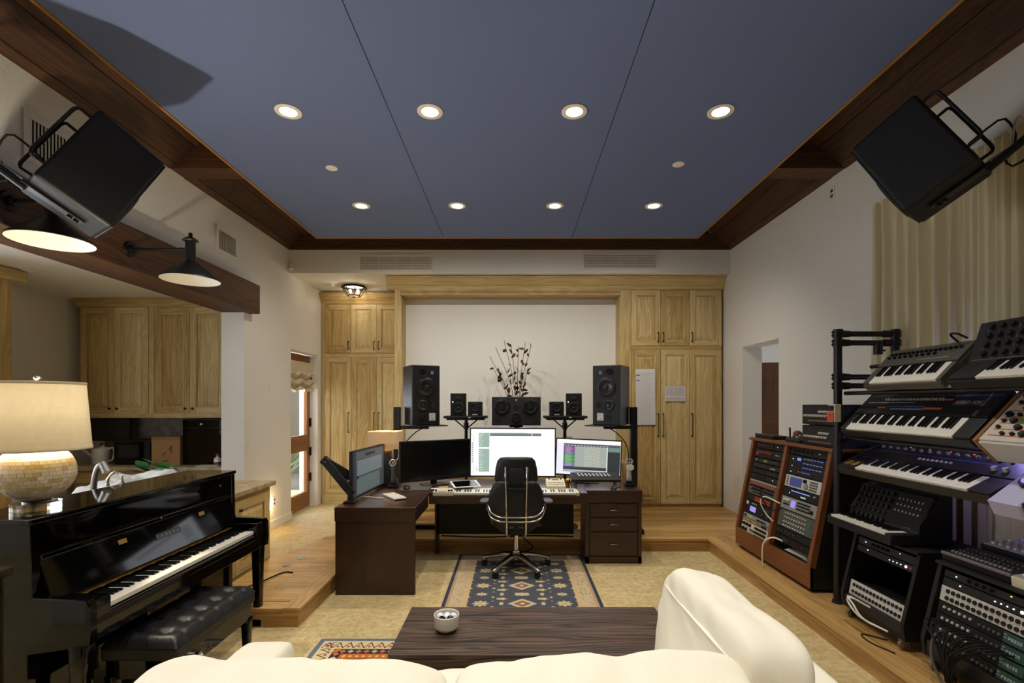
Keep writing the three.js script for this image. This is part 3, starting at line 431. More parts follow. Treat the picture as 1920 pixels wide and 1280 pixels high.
// ---------- kitchen ----------
{ const z = -6.0;
  [[-5.3, -4.4], [-4.4, -3.46]].forEach(([x0, x1], i) => {
    const t = thing('kitchen_wall_cabinet', ['oak kitchen wall cabinet over the watering can and microwave', 'oak kitchen wall cabinet over the cardboard box'][i], 'cabinet', [0, 0, z]);
    M('body', [BB(x0, x1, 1.417, 2.79, -0.33, -0.004), BB(x0, x1, 1.417, 1.468, -0.01, 0.014), BB(x1 - 0.06, x1, 1.42, 2.78, -0.01, 0.008)], m.honey3, t);
    const mid = (x0 + x1 - 0.05) / 2; cabDoor(t, x0 + 0.015, mid, 1.47, 2.765, 0, i, [mid - 0.045, 1.53, 'knob']); cabDoor(t, mid, x1 - 0.06, 1.47, 2.765, 0, i + 2, [mid + 0.045, 1.53, 'knob']);
  });
  tag(M(numbered('cornice'), [prof(crown(2.77, 2.865, 0.07), -5.35, -3.4)].map((g) => put(g, 0, 0, z)), m.honey2), 'oak crown moulding over the kitchen wall cabinets', 'moulding');
  const tc = thing('pantry_cabinet', 'tall oak pantry cabinet at the kitchen side wall', 'cabinet', [-5.44, 0, -4.25]); M('body', BB(0, 0.66, 0, 2.76, -0.42, 0.42), m.honey2, tc); M('cornice', BB(0, 0.74, 2.76, 2.865, -0.5, 0.5, { r: 0.02 }), m.honey, tc); M('side_panel', [BB(0.08, 0.12, 0.1, 2.6, -0.43, -0.42)], m.honey, tc);
  const splash = std({ roughness: 0.5, map: tex(256, (u, v) => mix3([150, 142, 128], [96, 90, 80], cl(0.5 + 0.8 * (pn(u * 12, v * 12, 12, 12, 71) - 0.5) + 0.5 * (pn(u * 50, v * 50, 50, 50, 72) - 0.5))), true, 0.8) });
  struct('trim_backsplash', [BB(-5.28, -3.4, 0.851, 1.415, -6.349, -6.33)], splash);
  const cs = std({ roughness: 0.5, map: tex(256, (u, v) => mix3([206, 186, 150], [160, 136, 98], cl(0.5 + 0.8 * (pn(u * 14, v * 14, 14, 14, 73) - 0.5) + 0.7 * (pn(u * 70, v * 70, 70, 70, 74) - 0.5))), true, 0.7) });
  const kb = thing('kitchen_base_cabinet', 'oak kitchen base cabinet under the back counter', 'cabinet', [0, 0, -5.8]); M('body', BB(-5.2, -3.4, 0, 0.8, -0.53, 0), m.honey2, kb);
  for (let i = 0; i < 4; i++) { M('drawer', BB(-5.16 + i * 0.44, -4.75 + i * 0.44, 0.65, 0.78, 0, 0.02), honeys[i % 3], kb); cabDoor(kb, -5.16 + i * 0.44, -4.75 + i * 0.44, 0.1, 0.64, 0, i, [-4.8 + i * 0.44, 0.58, 'knob']); }
  tag(M(numbered('back_countertop'), [BB(-5.24, -3.36, 0.8, 0.85, -5.74, -6.345, { r: 0.008 })], cs), 'beige stone countertop along the kitchen back wall', 'countertop');
  // island behind the piano
  const is = thing('kitchen_island', 'oak kitchen island with a panelled door, behind the piano', 'cabinet', [-2.42, 0, -3.3], Math.PI / 2);
  M('body', BB(-1.5, 1.56, 0, 0.78, -0.62, 0), m.honey2, is);
  for (let i = 0; i < 5; i++) cabDoor(is, 1.5 - (i + 1) * 0.58, 1.5 - i * 0.58, 0.1, 0.74, 0, i, [1.5 - (i + 1) * 0.58 + 0.06, 0.66, 'knob']);
  tag(M(numbered('island_countertop'), [BB(-3.1, -2.385, 0.78, 0.825, -1.78, -4.92, { r: 0.008, g: 'z' })], cs), 'beige stone countertop of the kitchen island', 'countertop');
  // things on the counters
  const wc = thing('watering_can', 'white metal watering can on the kitchen counter', 'watering can', [-5.05, 0.85, -6.0]);
  const enamel = std({ color: 0xdfe0e0, roughness: 0.35 });
  M('body', L([[0, 0], [0.088, 0], [0.092, 0.01], [0.092, 0.19], [0.08, 0.2], [0.05, 0.2]], 0, 0, 0), enamel, wc); M('spout', [bar([-0.07, 0.06, 0], [-0.27, 0.22, 0], 0.016), C(0.03, 0.016, 0.03, -0.275, 0.225, 0, { rot: [0, 0, 0.9] })], enamel, wc);
  M('handle', TU([[0.08, 0.18, 0], [0.14, 0.2, 0], [0.16, 0.15, 0], [0.14, 0.06, 0], [0.09, 0.04, 0]], 0.01), enamel, wc); M('lid', [S(0.05, 0.02, 0.2, 0, 1, 0.3, 1), S(0.015, 0.02, 0.222, 0)], enamel, wc);
  const tv = thing('flat_television', 'black flat screen hanging under the kitchen wall cabinet', 'television', [-5.04, 1.13, -6.13]); M('case', B(0.5, 0.29, 0.03, 0, 0.14, 0, { r: 0.006 }), m.black, tv); M('screen', B(0.47, 0.26, 0.004, 0, 0.145, 0.016), m.satin, tv);
  const mw = thing('microwave', 'black microwave oven on the kitchen counter', 'microwave', [-4.6, 0.85, -6.1]); M('case', B(0.45, 0.28, 0.36, 0, 0.155, 0, { r: 0.008 }), m.satin, mw); M('door', B(0.36, 0.25, 0.014, -0.04, 0.155, 0.186, { r: 0.004 }), m.gloss, mw); M('window', B(0.25, 0.15, 0.004, -0.04, 0.165, 0.194), m.satin, mw); M('control_panel', B(0.075, 0.25, 0.014, 0.185, 0.155, 0.186), m.black, mw); M('foot', [C(0.015, 0.015, 0.015, -0.18, 0.0075, 0.14), C(0.015, 0.015, 0.015, 0.18, 0.0075, 0.14), C(0.015, 0.015, 0.015, -0.18, 0.0075, -0.14), C(0.015, 0.015, 0.015, 0.18, 0.0075, -0.14)], m.rubber, mw);
  const cb = thing('cardboard_box', 'brown cardboard box standing between microwave and black appliance', 'box', [-4.19, 0.85, -6.02]); M('carton', B(0.34, 0.34, 0.24, 0, 0.17, 0), m.cardboard, cb); M('tape', [B(0.34, 0.04, 0.002, 0, 0.32, 0.121), B(0.05, 0.002, 0.24, 0, 0.341, 0)], std({ color: 0x927048, roughness: 0.4 }), cb); M('print', [B(0.05, 0.012, 0.002, 0.05, 0.2, 0.121, { rot: [0, 0, 1.2] }), B(0.012, 0.09, 0.002, 0.07, 0.19, 0.121), B(0.06, 0.01, 0.002, -0.02, 0.14, 0.121, { rot: [0, 0, 0.8] }), B(0.06, 0.015, 0.002, 0, 0.05, 0.121)], std({ color: 0x5a4028, roughness: 0.8 }), cb);
  const ov = thing('kitchen_appliance', 'tall black glass-fronted appliance on the kitchen counter', 'appliance', [-3.75, 0.85, -6.1]); M('case', BB(-0.26, 0.3, 0, 0.55, -0.2, 0.16), m.black, ov); M('glass_door', BB(-0.25, 0.22, 0.01, 0.44, 0.16, 0.18, { r: 0.004 }), m.gloss, ov); M('control_panel', BB(-0.25, 0.22, 0.45, 0.54, 0.16, 0.178), m.gloss, ov); M('knob', [C(0.012, 0.012, 0.02, -0.02, 0.495, 0.188, { rot: [Math.PI / 2, 0, 0] })], m.steel, ov);
  const so = thing('soap_bottle', 'small white bottle with a dark label on the counter', 'bottle', [-3.52, 0.85, -5.82]); M('bottle', [L([[0, 0], [0.036, 0], [0.038, 0.01], [0.038, 0.08], [0.03, 0.1], [0.014, 0.108], [0.014, 0.12]], 0, 0, 0)], enamel, so); M('label', C(0.0385, 0.0385, 0.035, 0, 0.035, 0, { open: true }), m.midGrey, so); M('cap', C(0.017, 0.017, 0.025, 0, 0.13, 0), std({ color: 0xa05a48, roughness: 0.5 }), so);
  const dr = thing('dish_tray', 'flat white tray beside the small white bottle', 'tray', [-3.62, 0.85, -5.83]); M('tray', [B(0.26, 0.012, 0.12, 0, 0.007, 0, { r: 0.004 })], enamel, dr);
  plate([-5.33, 1.04, -6.349], 0, 'white socket plate on the grey kitchen wall', 'wall_socket');
  const f1 = thing('kitchen_faucet', 'large brushed steel pull-out faucet on the island', 'faucet', [-2.616, 0.825, -3.05]); M('base', C(0.028, 0.032, 0.04, 0, 0.02, 0), m.steel, f1); M('spout', TU([[0, 0.03, 0], [0, 0.2, 0], [0.008, 0.3, 0], [0.03, 0.375, 0], [0.055, 0.395, 0]], 0.017, { s: 12 }), m.steel, f1); M('spray_head', C(0.02, 0.026, 0.07, 0.068, 0.375, 0, { rot: [0, 0, 0.5] }), m.steel, f1); M('lever', bar([0, 0.04, 0.03], [0.0, 0.1, 0.07], 0.008), m.steel, f1);
  const f2 = thing('small_faucet', 'slim curved steel drinking water faucet on the island', 'faucet', [-2.487, 0.825, -3.12]); M('base', C(0.018, 0.02, 0.03, 0, 0.015, 0), m.steel, f2); M('spout', TU([[0, 0.02, 0], [0, 0.25, 0], [-0.016, 0.315, 0], [-0.055, 0.335, 0], [-0.09, 0.3, 0], [-0.098, 0.26, 0]], 0.0075, { s: 10 }), m.chrome, f2); M('tip', S(0.012, -0.098, 0.255, 0), m.chrome, f2);
  const tw = thing('dish_towel', 'rumpled white dish towel heaped on the island', 'towel', [-2.84, 0.825, -3.68]);
  { const g = new THREE.PlaneGeometry(0.44, 0.86, 40, 70); g.rotateX(-Math.PI / 2); const p = g.attributes.position; for (let i = 0; i < p.count; i++) { const x = p.getX(i), z = p.getZ(i), e = cl(Math.min(0.22 - Math.abs(x), 0.43 - Math.abs(z)) * 11); p.setY(i, 0.006 + e * (0.15 + 0.1 * pn(x * 7 + 9, z * 5 + 9, 50, 50, 81) + 0.03 * pn(x * 22 + 9, z * 22 + 9, 80, 80, 82))); } g.computeVertexNormals(); M('cloth', g, std({ color: 0xe9eaec, roughness: 0.9, side: THREE.DoubleSide }), tw); }
  const kitchenLeaf = [std({ color: 0x3f8a4a, roughness: 0.3, side: THREE.DoubleSide }), std({ color: 0x2a6a38, roughness: 0.3, side: THREE.DoubleSide })];
  const gl = thing('green_leaves', 'bundle of glossy green leaves lying on the island by the towel', 'leaves', [-2.86, 0.965, -3.96]); for (let i = 0; i < 14; i++) M('leaf', put(blade(0.17, 0.045, rr(0.1, 0.5), 0), rr(-0.12, 0.12), 0.07 + 0.004 * i, rr(-0.05, 0.05), [rr(0.7, 1.2), rr(0.8, 2.2) + (i % 2) * 3.14, 0, 'YXZ']), kitchenLeaf[i % 2], gl); M('stalk', TU([[-0.12, 0.01, 0], [-0.05, 0.06, 0], [0.05, 0.09, 0], [0.12, 0.08, 0]], 0.012), leafMat[2], gl);
  for (const [x, d] of [[-4.6, 4.7]]) { const c = thing('kitchen_downlight', 'unlit white recessed downlight in the kitchen ceiling', 'downlight', [x, 2.87, -d]); M('ring', R(0.055, 0.08, 0.008, 0, -0.004, 0), m.white, c); M('disc', C(0.055, 0.055, 0.004, 0, -0.002, 0), m.vent, c); }
}

// ---------- desk and everything on it ----------
const DT = 0.731;
{ const t = thing('studio_desk', 'dark espresso L-shaped studio desk with three drawers', 'desk', [0, 0, 0]);
  M('end_panel', [BB(-1.49, -0.826, 0, DT - 0.03, -4.085, -4.12, { g: 'y', r: 0.003 })], m.desk, t);
  M('end_apron', [BB(-1.494, -0.822, DT - 0.115, DT - 0.028, -4.077, -4.125, { r: 0.003, ou: 1 })], m.desk, t);
  M('return_top', [BB(-1.494, -0.822, DT - 0.03, DT, -4.075, -5.7, { g: 'z', r: 0.004 })], m.desk, t);
  M('return_apron', [BB(-0.85, -0.828, DT - 0.13, DT - 0.03, -4.12, -4.73, { g: 'z' }), BB(-1.48, -1.46, DT - 0.13, DT - 0.03, -4.12, -5.6, { g: 'z' })], m.desk, t);
  M('main_top', [BB(-0.822, 1.27, DT - 0.03, DT, -4.97, -5.6, { r: 0.004 }), BB(-0.822, -0.79, DT - 0.03, DT, -4.73, -4.97), BB(0.64, 0.708, DT - 0.03, DT, -4.73, -4.97), BB(0.7, 1.275, DT - 0.03, DT, -4.87, -4.98, { r: 0.003 })], m.desk, t);
  M('keyboard_shelf', [BB(-0.822, 0.708, DT - 0.075, DT - 0.055, -4.73, -5.0)], m.desk, t);
  M('front_rail', [BB(-0.822, 0.708, DT - 0.105, DT - 0.03, -4.725, -4.745)], m.desk, t);
  M('modesty_panel', [BB(-0.82, 0.63, 0.21, 0.63, -5.2, -5.24)], m.black, t);
  M('leg', [BB(-0.84, -0.8, 0, DT - 0.03, -5.2, -5.26)], m.desk, t);
  M('pedestal', [BB(0.708, 1.27, 0, DT - 0.03, -4.9, -5.24, { g: 'y' }), BB(0.708, 0.745, 0, 0.62, -4.885, -4.9, { g: 'y' }), BB(1.235, 1.27, 0, 0.62, -4.885, -4.9, { g: 'y' }), BB(0.708, 1.27, 0, 0.07, -4.885, -4.9), BB(0.704, 1.274, 0.615, DT - 0.028, -4.872, -4.9, { r: 0.003 })], m.desk, t);
  for (const [y0, y1] of [[0.47, 0.592], [0.327, 0.454], [0.078, 0.311]]) { const d = M('drawer', BB(0.755, 1.225, y0, y1, -4.882, -4.905, { r: 0.003, ov: y0 * 7 }), m.desk, t); const y = (y0 + y1) / 2; M('handle', TU([[0.94, y, -4.88], [0.955, y + 0.003, -4.86], [0.99, y + 0.006, -4.852], [1.025, y + 0.003, -4.86], [1.04, y, -4.88]], 0.004), m.steel, d); }
}
// master keyboard in its recess
function keyRow(parent, n, len, wl, wh, bl, pos, whiteMat = m.key) {   // n white keys over len metres along +x; keys point to +z; y up. Returns nothing
  const p = len / n, wg = B(p - 0.0012, wh, wl, 0, -wh / 2, -wl / 2, { r: 0.0012 }), bg = EX([[-p * 0.29, 0], [p * 0.29, 0], [p * 0.22, 0.0105], [-p * 0.22, 0.0105]], bl, { b: 0 });
  for (let i = 0; i < n; i++) { M('white_key', wg, whiteMat, parent, [pos[0] + (i + 0.5) * p, pos[1], pos[2]]); if (i < n - 1 && ![2, 6].includes(i % 7)) M('black_key', bg, m.blackKey, parent, [pos[0] + (i + 1) * p, pos[1], pos[2] - wl]); }
}
{ const t = thing('master_keyboard', 'long pale master keyboard recessed in the desk front', 'keyboard', [-0.79, DT - 0.054, -4.748]);
  M('case', [BB(0, 1.425, 0, 0.03, -0.235, -0.015, { r: 0.004 }), BB(0, 0.2, 0.02, 0.062, -0.235, -0.006, { r: 0.006 }), BB(1.395, 1.425, 0.02, 0.055, -0.235, -0.006, { r: 0.004 }), BB(0.2, 1.4, 0.03, 0.055, -0.235, -0.155, { r: 0.004 })], std({ color: 0xd9d0b8, roughness: 0.45 }), t);
  keyRow(t, 45, 1.19, 0.145, 0.02, 0.09, [0.203, 0.053, -0.004]);
  for (const x of [0.03, 0.155, 0.18]) M('knob', C(0.01, 0.011, 0.016, x, 0.069, -0.03, { s: 12 }), m.black, t);
  for (let i = 0; i < 9; i++) M('button', B(0.007, 0.005, 0.012, 0.055 + i * 0.0095, 0.064, -0.03), m.midGrey, t);
}
// screens
let armOf;
function screenMat(tx, k) { return std({ color: 0x000000, emissive: 0xffffff, emissiveMap: tx, emissiveIntensity: k, roughness: 0.3 }); }
const edit = canvasTex(1024, 580, (c, w, h) => {
  c.fillStyle = '#f4f4fa'; c.fillRect(0, 0, w, h); c.fillStyle = '#8fa79c'; c.fillRect(95, 48, 130, 180); c.fillRect(95, 248, 130, 285); c.fillStyle = '#6b7476'; c.fillRect(230, 54, 630, 34); c.fillStyle = '#8d9698'; c.fillRect(230, 48, 460, 10);
  c.fillStyle = '#dfe9e2'; for (let y = 62; y < 520; y += 21) if (Math.abs(y - 236) > 18) c.fillRect(104, y, 30 + (y * 13) % 28, 4); c.fillStyle = '#fff'; c.fillRect(744, 50, 6, 40); c.fillStyle = '#cdd6e0'; c.fillRect(22, 60, 16, 500); c.fillStyle = '#25303a'; for (let y = 170; y < 430; y += 26) c.fillRect(10, y, 10, 14);
  c.fillStyle = '#e2e2ea'; for (let i = 0; i < 6; i++) c.fillRect(880 + i * 22, 60, 5, 480); c.fillStyle = '#b9a9a9'; c.fillRect(66, 470, 8, 60); });
const mixer = canvasTex(1024, 580, (c, w, h) => {
  c.fillStyle = '#e9e9f2'; c.fillRect(0, 0, w, h); c.fillStyle = '#f6f6fb'; c.fillRect(0, 0, w, 60); c.fillStyle = '#55595c'; c.fillRect(110, 66, 910, 470); c.fillStyle = '#8f9892'; c.fillRect(290, 110, 520, 340);
  const rows = ['#7d4a9a', '#8c4f92', '#994a72', '#6c58a8', '#4f63a0', '#4f8a54', '#4c9a4a', '#459045', '#5a9a4a', '#3f8a4f', '#6a6fae', '#7a74b8'];
  for (let i = 0; i < 24; i++) { const y = 110 + i * 14; c.fillStyle = rows[i >> 1]; c.fillRect(112, y, 172, 13); c.fillStyle = '#d8e0d4'; c.fillRect(140, y + 5, 70 + (i * 37) % 60, 3); c.fillStyle = i % 2 ? '#a9b0aa' : '#98a09a'; c.fillRect(292, y, 516, 13); for (let x = 0; x < 7; x++) { c.fillStyle = ['#c9c2a0', '#b9c8a8', '#d0b890', '#e0d8c0'][(i + x) % 4]; c.fillRect(450 + x * 36, y + 3, 22, 5); } }
  c.fillStyle = '#3c3d40'; c.fillRect(112, 460, 700, 40); c.fillStyle = '#b7b9c8'; c.fillRect(112, 502, 700, 24); c.fillStyle = '#f3f3f8'; c.fillRect(806, 110, 12, 420); c.fillStyle = '#6f8a80'; c.fillRect(826, 110, 186, 70); c.fillStyle = '#33363a'; c.fillRect(826, 184, 186, 350); c.fillStyle = '#e6e8f6'; c.fillRect(0, 540, w, 40); c.fillStyle = '#3f7a4a'; c.fillRect(800, 536, 90, 40); c.fillStyle = '#8fa0d8'; c.fillRect(900, 540, 110, 34);
  c.fillStyle = '#dfe6da'; for (let x = 120; x < 800; x += 52) c.fillRect(x, 92, 30, 8); });
const portrait = canvasTex(768, 400, (c, w, h) => { c.fillStyle = '#5c6066'; c.fillRect(0, 0, w, h); c.fillStyle = '#3d4046'; c.fillRect(0, 0, 60, h); c.fillStyle = '#6e747a'; c.fillRect(70, 12, 690, 60); c.fillStyle = '#22262a'; c.fillRect(280, 28, 240, 30); c.fillStyle = '#93a0a4'; c.fillRect(90, 84, 620, 140); c.fillStyle = '#7f8e8a'; c.fillRect(90, 240, 560, 150); c.fillStyle = '#a4b0b0'; for (let i = 0; i < 30; i++) c.fillRect(100 + (i * 97) % 540, 92 + (i * 53) % 280, 40, 2); c.fillStyle = '#1d2024'; for (let y = 250; y < 380; y += 22) c.fillRect(70, y, 14, 12); });
function monitor(label, w, h, pos, turn, roll, tx, k, lit) {
  const t = thing('monitor', label, 'monitor', pos, turn); t.rotation.order = 'YXZ'; t.rotation.z = roll;
  M('case', [B(w, h, 0.03, 0, 0, -0.018, { r: 0.006 }), B(w * 0.5, h * 0.5, 0.03, 0, 0, -0.045, { r: 0.012 })], m.black, t);
  M('screen', plane(w - 0.024, h - 0.028, 0, 0.002, 0.0), tx ? screenMat(tx, k) : new THREE.MeshPhysicalMaterial({ color: 0x050506, roughness: 0.18 }), t);
  M('bezel', [BB(-w / 2, w / 2, h / 2 - 0.012, h / 2, -0.006, 0.003), BB(-w / 2, w / 2, -h / 2, -h / 2 + 0.016, -0.006, 0.003), BB(-w / 2, -w / 2 + 0.012, -h / 2, h / 2, -0.006, 0.003), BB(w / 2 - 0.012, w / 2, -h / 2, h / 2, -0.006, 0.003)], m.satin, t);
  if (lit) { const l = new THREE.RectAreaLight(new THREE.Color().setRGB(0.9, 0.94, 1), lit, w * 0.95, h * 0.93); l.position.set(0, 0, 0.012); l.rotation.y = Math.PI; t.add(l); }
  return t;
}
function stand(t, h, y0, z = -0.08) { M('stand', [B(0.07, h, 0.02, 0, y0 + h / 2, z, { r: 0.004 }), B(0.26, 0.012, 0.2, 0, y0 + 0.006, z + 0.02, { r: 0.005 })], m.satin, t); }
{ let c = at(961.5, 848, 5.4); let t = monitor('large monitor showing a white editing window, behind the chair', 0.945, 0.54, c, 0, -0.005, edit, 1.55, 1.2); stand(t, 0.42, DT - c[1]);
  c = at(1103, 858, 5.33); t = monitor('monitor showing a colourful mixing window, tilted beside the white one', 0.71, 0.405, c, -0.12, -0.038, mixer, 1.35, 0.9); stand(t, 0.3, DT - c[1]);
  c = at(822, 864, 5.18); t = monitor('large switched-off black monitor on the desk corner', 0.8, 0.42, [c[0] - 0.02, c[1] + 0.01, c[2]], 0.56, 0, null, 0, 0); stand(t, 0.3, DT - c[1] - 0.01);
  c = [-1.372, 0.968, -4.66]; t = monitor('side-on grey monitor on a swing arm over the desk end', 0.82, 0.42, c, 1.5, 0, portrait, 0.55, 0.3); armOf = t; }
{ const t = new THREE.Group(); t.name = 'swing_arm'; armOf.add(t); armOf.updateMatrixWorld(true); t.applyMatrix4(Mx.copy(armOf.matrixWorld).invert().multiply(new THREE.Matrix4().makeTranslation(-1.42, DT, -4.26)));
  const p0 = [0, 0.1, 0], p1 = [-0.215, 0.36, 0.0], p2 = [-0.01, 0.2, -0.1];
  M('clamp', [B(0.1, 0.018, 0.09, 0, 0.01, 0, { r: 0.004 }), C(0.026, 0.03, 0.11, 0, 0.06, 0)], m.blackMetal, t);
  const link = (a, b, w) => { const d = V(...b).sub(V(...a)), l = d.length(), g = EX([[-w, -w], [l * 0.12, -w * 1.1], [l + w, -w], [l + w, w], [l * 0.9, w * 1.1], [-w, w]], 0.03, { b: 0.004, z: -0.015 }); g.applyMatrix4(Mx.makeRotationFromEuler(E.set(0, Math.atan2(-d.z, d.x), Math.asin(d.y / l), 'YXZ'))); return put(g, ...a); };
  M('lower_link', link(p0, p1, 0.03), m.satin, t); M('upper_link', link(p1, p2, 0.032), m.satin, t);
  M('joint', [p1, p2].map((p) => C(0.008, 0.008, 0.05, ...p, { rot: [Math.PI / 2, 0, 0], s: 12 })), m.steel, t); M('mount', B(0.05, 0.1, 0.1, 0.0, 0.22, -0.16, { r: 0.006 }), m.blackMetal, t); }
// loudspeakers
const grav = (x, y, z, r, depth = 0.02) => [R(r * 0.92, r * 1.12, 0.012, x, y, z, { rot: [Math.PI / 2, 0, 0], s: 36 })];
const coneGeo = (x, y, z, r, dust = 0.35) => L([[0, r * 0.16], [r * dust * 0.7, r * 0.12], [r * dust, 0], [r * 0.8, r * 0.14], [r * 0.9, r * 0.2], [r * 0.95, r * 0.12]].map(([a, b]) => [a, b]), x, y, z, { rot: [Math.PI / 2, 0, 0], s: 32 });
const sheen = std({ color: 0x1b1b1d, roughness: 0.28 });
function mainSpeaker(pos, turn, mir, label) {
  const t = thing('studio_speaker', label, 'speaker', pos, turn), w = 0.33, h = 0.685, d = 0.37;
  M('cabinet', B(w, h, d, 0, h / 2, -d / 2, { r: 0.008 }), std({ color: 0x151614, roughness: 0.4 }), t); M('baffle', B(w - 0.01, h - 0.012, 0.008, 0, h / 2, 0.003, { r: 0.003 }), m.satin, t);
  const X = (v) => v * mir;
  M('woofer', [...grav(X(0), 0.43, 0.01, 0.1), coneGeo(X(0), 0.43, 0.008, 0.1)], sheen, t); M('midrange', [...grav(X(-0.035), 0.225, 0.01, 0.055), coneGeo(X(-0.035), 0.225, 0.008, 0.055, 0.6)], sheen, t);
  M('tweeter', [...grav(X(-0.035), 0.09, 0.009, 0.026), S(0.012, X(-0.035), 0.09, 0.008, 1, 1, 0.6)], m.black, t); M('port', [L([[0.044, 0.004], [0.04, 0], [0.036, -0.005], [0.034, -0.1]], X(-0.04), 0.6, 0.01, { rot: [Math.PI / 2, 0, 0] }), C(0.036, 0.036, 0.002, X(-0.04), 0.6, 0.006, { rot: [Math.PI / 2, 0, 0] })], m.dark, t);
  M('side_port', C(0.033, 0.033, 0.003, X(0.09), 0.225, 0.008, { rot: [Math.PI / 2, 0, 0] }), m.dark, t);
  M('badge', B(0.032, 0.036, 0.003, X(0.07), 0.6, 0.008), std({ color: 0x6a70c0, roughness: 0.5 }), t);
  M('maker_plate', [plane(0.075, 0.085, X(0.07), 0.095, 0.009)], std({ roughness: 0.5, map: canvasTex(128, 144, (c, a, b) => { c.fillStyle = '#d8d6cf'; c.fillRect(0, 0, a, b); c.fillStyle = '#8a8a86'; for (let i = 0; i < 4; i++) c.fillRect(14, 16 + i * 14, 90 - i * 12, 3); c.fillStyle = '#222'; c.font = 'bold 34px sans-serif'; c.fillText('atc', 40, 124); }) }), t);
  return t;
}
{ const y = 1.345, l = at(799, 800, 5.6), r = at(1137, 799, 5.6);
  mainSpeaker([l[0], y, l[2]], 0.5, 1, 'tall black studio loudspeaker by the shaded lamp'); mainSpeaker([r[0], y, r[2]], -0.5, -1, 'tall black studio loudspeaker by the paper list');
  for (const [x, sgn, label] of [[-1.376, 1, 'black square speaker stand post by the shaded lamp'], [1.405, -1, 'black square speaker stand post beside the drawers']]) {
    const t = thing('speaker_stand', label, 'speaker stand', [x, STEP, -5.78]), sx = (sgn > 0 ? l[0] : r[0]) - x;
    M('post', BB(-0.038, 0.038, 0.01, 1.415, -0.04, 0.04, { r: 0.004 }), m.blackMetal, t); M('shelf_plate', [B(0.34, 0.014, 0.3, sx + 0.02 * sgn, 1.202, 0.06, { r: 0.003, rot: [0, 0.5 * sgn, 0] }), B(Math.abs(sx) , 0.04, 0.05, sx / 2, 1.178, 0, { r: 0.004 })], m.blackMetal, t);
    M('foot', [B(0.09, 0.05, 0.6, 0, 0.026, 0.02, { r: 0.004 }), B(0.5, 0.05, 0.08, 0.22 * sgn, 0.026, 0.05, { r: 0.004 })], m.blackMetal, t);
    M('cable', TU([[sx, 1.2, -0.05], [sx * 0.5, 1.1, -0.06], [sgn * 0.05, 0.9, -0.06], [sgn * 0.06, 0.5, -0.05], [sgn * 0.06, 0.03, -0.06]], 0.006), m.rubber, t);
  }
  const shelf = (px, label) => { const c = at(px, 783, 5.8), t = thing('speaker_shelf', label, 'speaker stand', [c[0], STEP, c[2]]); const top = 1.6 - 24 * 5.8 / 920 - STEP;
    M('tray', [B(0.5, 0.03, 0.26, 0, top - 0.015, 0, { r: 0.005 }), B(0.44, 0.02, 0.22, 0, top - 0.04, 0, { r: 0.005 })], m.satin, t); M('pole', [bar([0, 0.02, 0], [0, top - 0.05, 0], 0.02), C(0.03, 0.03, 0.08, 0, top - 0.12, 0)], m.blackMetal, t); M('brace', [bar([0, top - 0.16, 0], [-0.13, top - 0.05, 0], 0.008), bar([0, top - 0.16, 0], [0.13, top - 0.05, 0], 0.008)], m.blackMetal, t); M('base', [C(0.15, 0.16, 0.02, 0, 0.012, 0)], m.blackMetal, t); M('badge', B(0.03, 0.012, 0.003, 0.05, top - 0.018, 0.131), m.lightGrey, t); return [c[0], top + STEP, c[2]]; };
  const small = (x, y, z, turn, label) => { const t = thing('small_monitor_speaker', label, 'speaker', [x, y, z], turn); M('cabinet', B(0.185, 0.262, 0.18, 0, 0.131, 0, { r: 0.008 }), m.satin, t); M('woofer', [...grav(0, 0.09, 0.093, 0.062), coneGeo(0, 0.09, 0.091, 0.06)], m.black, t); M('tweeter', [loft([[-0.003, 0.06, 0.032], [0, 0.05, 0.026], [0.002, 0.01, 0.008]]).rotateX(Math.PI / 2).translate(0, 0.2, 0.091), S(0.011, 0, 0.2, 0.094)], m.black, t); M('logo_light', C(0.008, 0.008, 0.004, -0.065, 0.16, 0.092, { rot: [Math.PI / 2, 0, 0], s: 10 }), glow(1, 1, 1, 1.4), t); };
  const cube = (x, y, z, label) => { const t = thing('cube_speaker', label, 'speaker', [x, y, z]); M('cabinet', B(0.165, 0.165, 0.16, 0, 0.0825, 0, { r: 0.008 }), m.satin, t); M('driver', [...grav(0, 0.095, 0.083, 0.045), coneGeo(0, 0.095, 0.081, 0.044)], m.black, t); M('badge', B(0.06, 0.012, 0.003, 0, 0.014, 0.081), m.lightGrey, t); };
  const a = shelf(874, 'black pole shelf with two small speakers by the switched-off monitor'), b = shelf(1059, 'black pole shelf with two small speakers by the black carry case');
  small(a[0] - 0.09, a[1] + 0.001, a[2], 0.1, 'small black monitor speaker on the shelf by the switched-off monitor'); cube(a[0] + 0.11, a[1] + 0.001, a[2], 'black cube speaker on the shelf by the switched-off monitor');
  small(b[0] + 0.105, b[1] + 0.001, b[2], -0.1, 'small black monitor speaker on the shelf by the black carry case'); cube(b[0] - 0.1, b[1] + 0.001, b[2], 'black cube speaker on the shelf by the black carry case');
  const c = at(968, 797, 5.8), t = thing('center_speaker', 'wide black centre loudspeaker with two woofers above the monitors', 'speaker', [c[0], c[1], c[2]]);
  M('cabinet', B(0.575, 0.335, 0.3, 0, 0.168, -0.1, { r: 0.01 }), m.black, t); M('baffle', B(0.565, 0.325, 0.008, 0, 0.168, 0.052, { r: 0.003 }), std({ color: 0x262625, roughness: 0.5 }), t);
  for (const x of [-0.165, 0.165]) M('woofer', [...grav(x, 0.215, 0.058, 0.083), coneGeo(x, 0.215, 0.056, 0.082, 0.5)], sheen, t); M('midrange', [...grav(0, 0.095, 0.058, 0.052), coneGeo(0, 0.095, 0.056, 0.05)], sheen, t); M('tweeter', [...grav(0, 0.225, 0.058, 0.02), S(0.01, 0, 0.225, 0.058)], m.black, t);
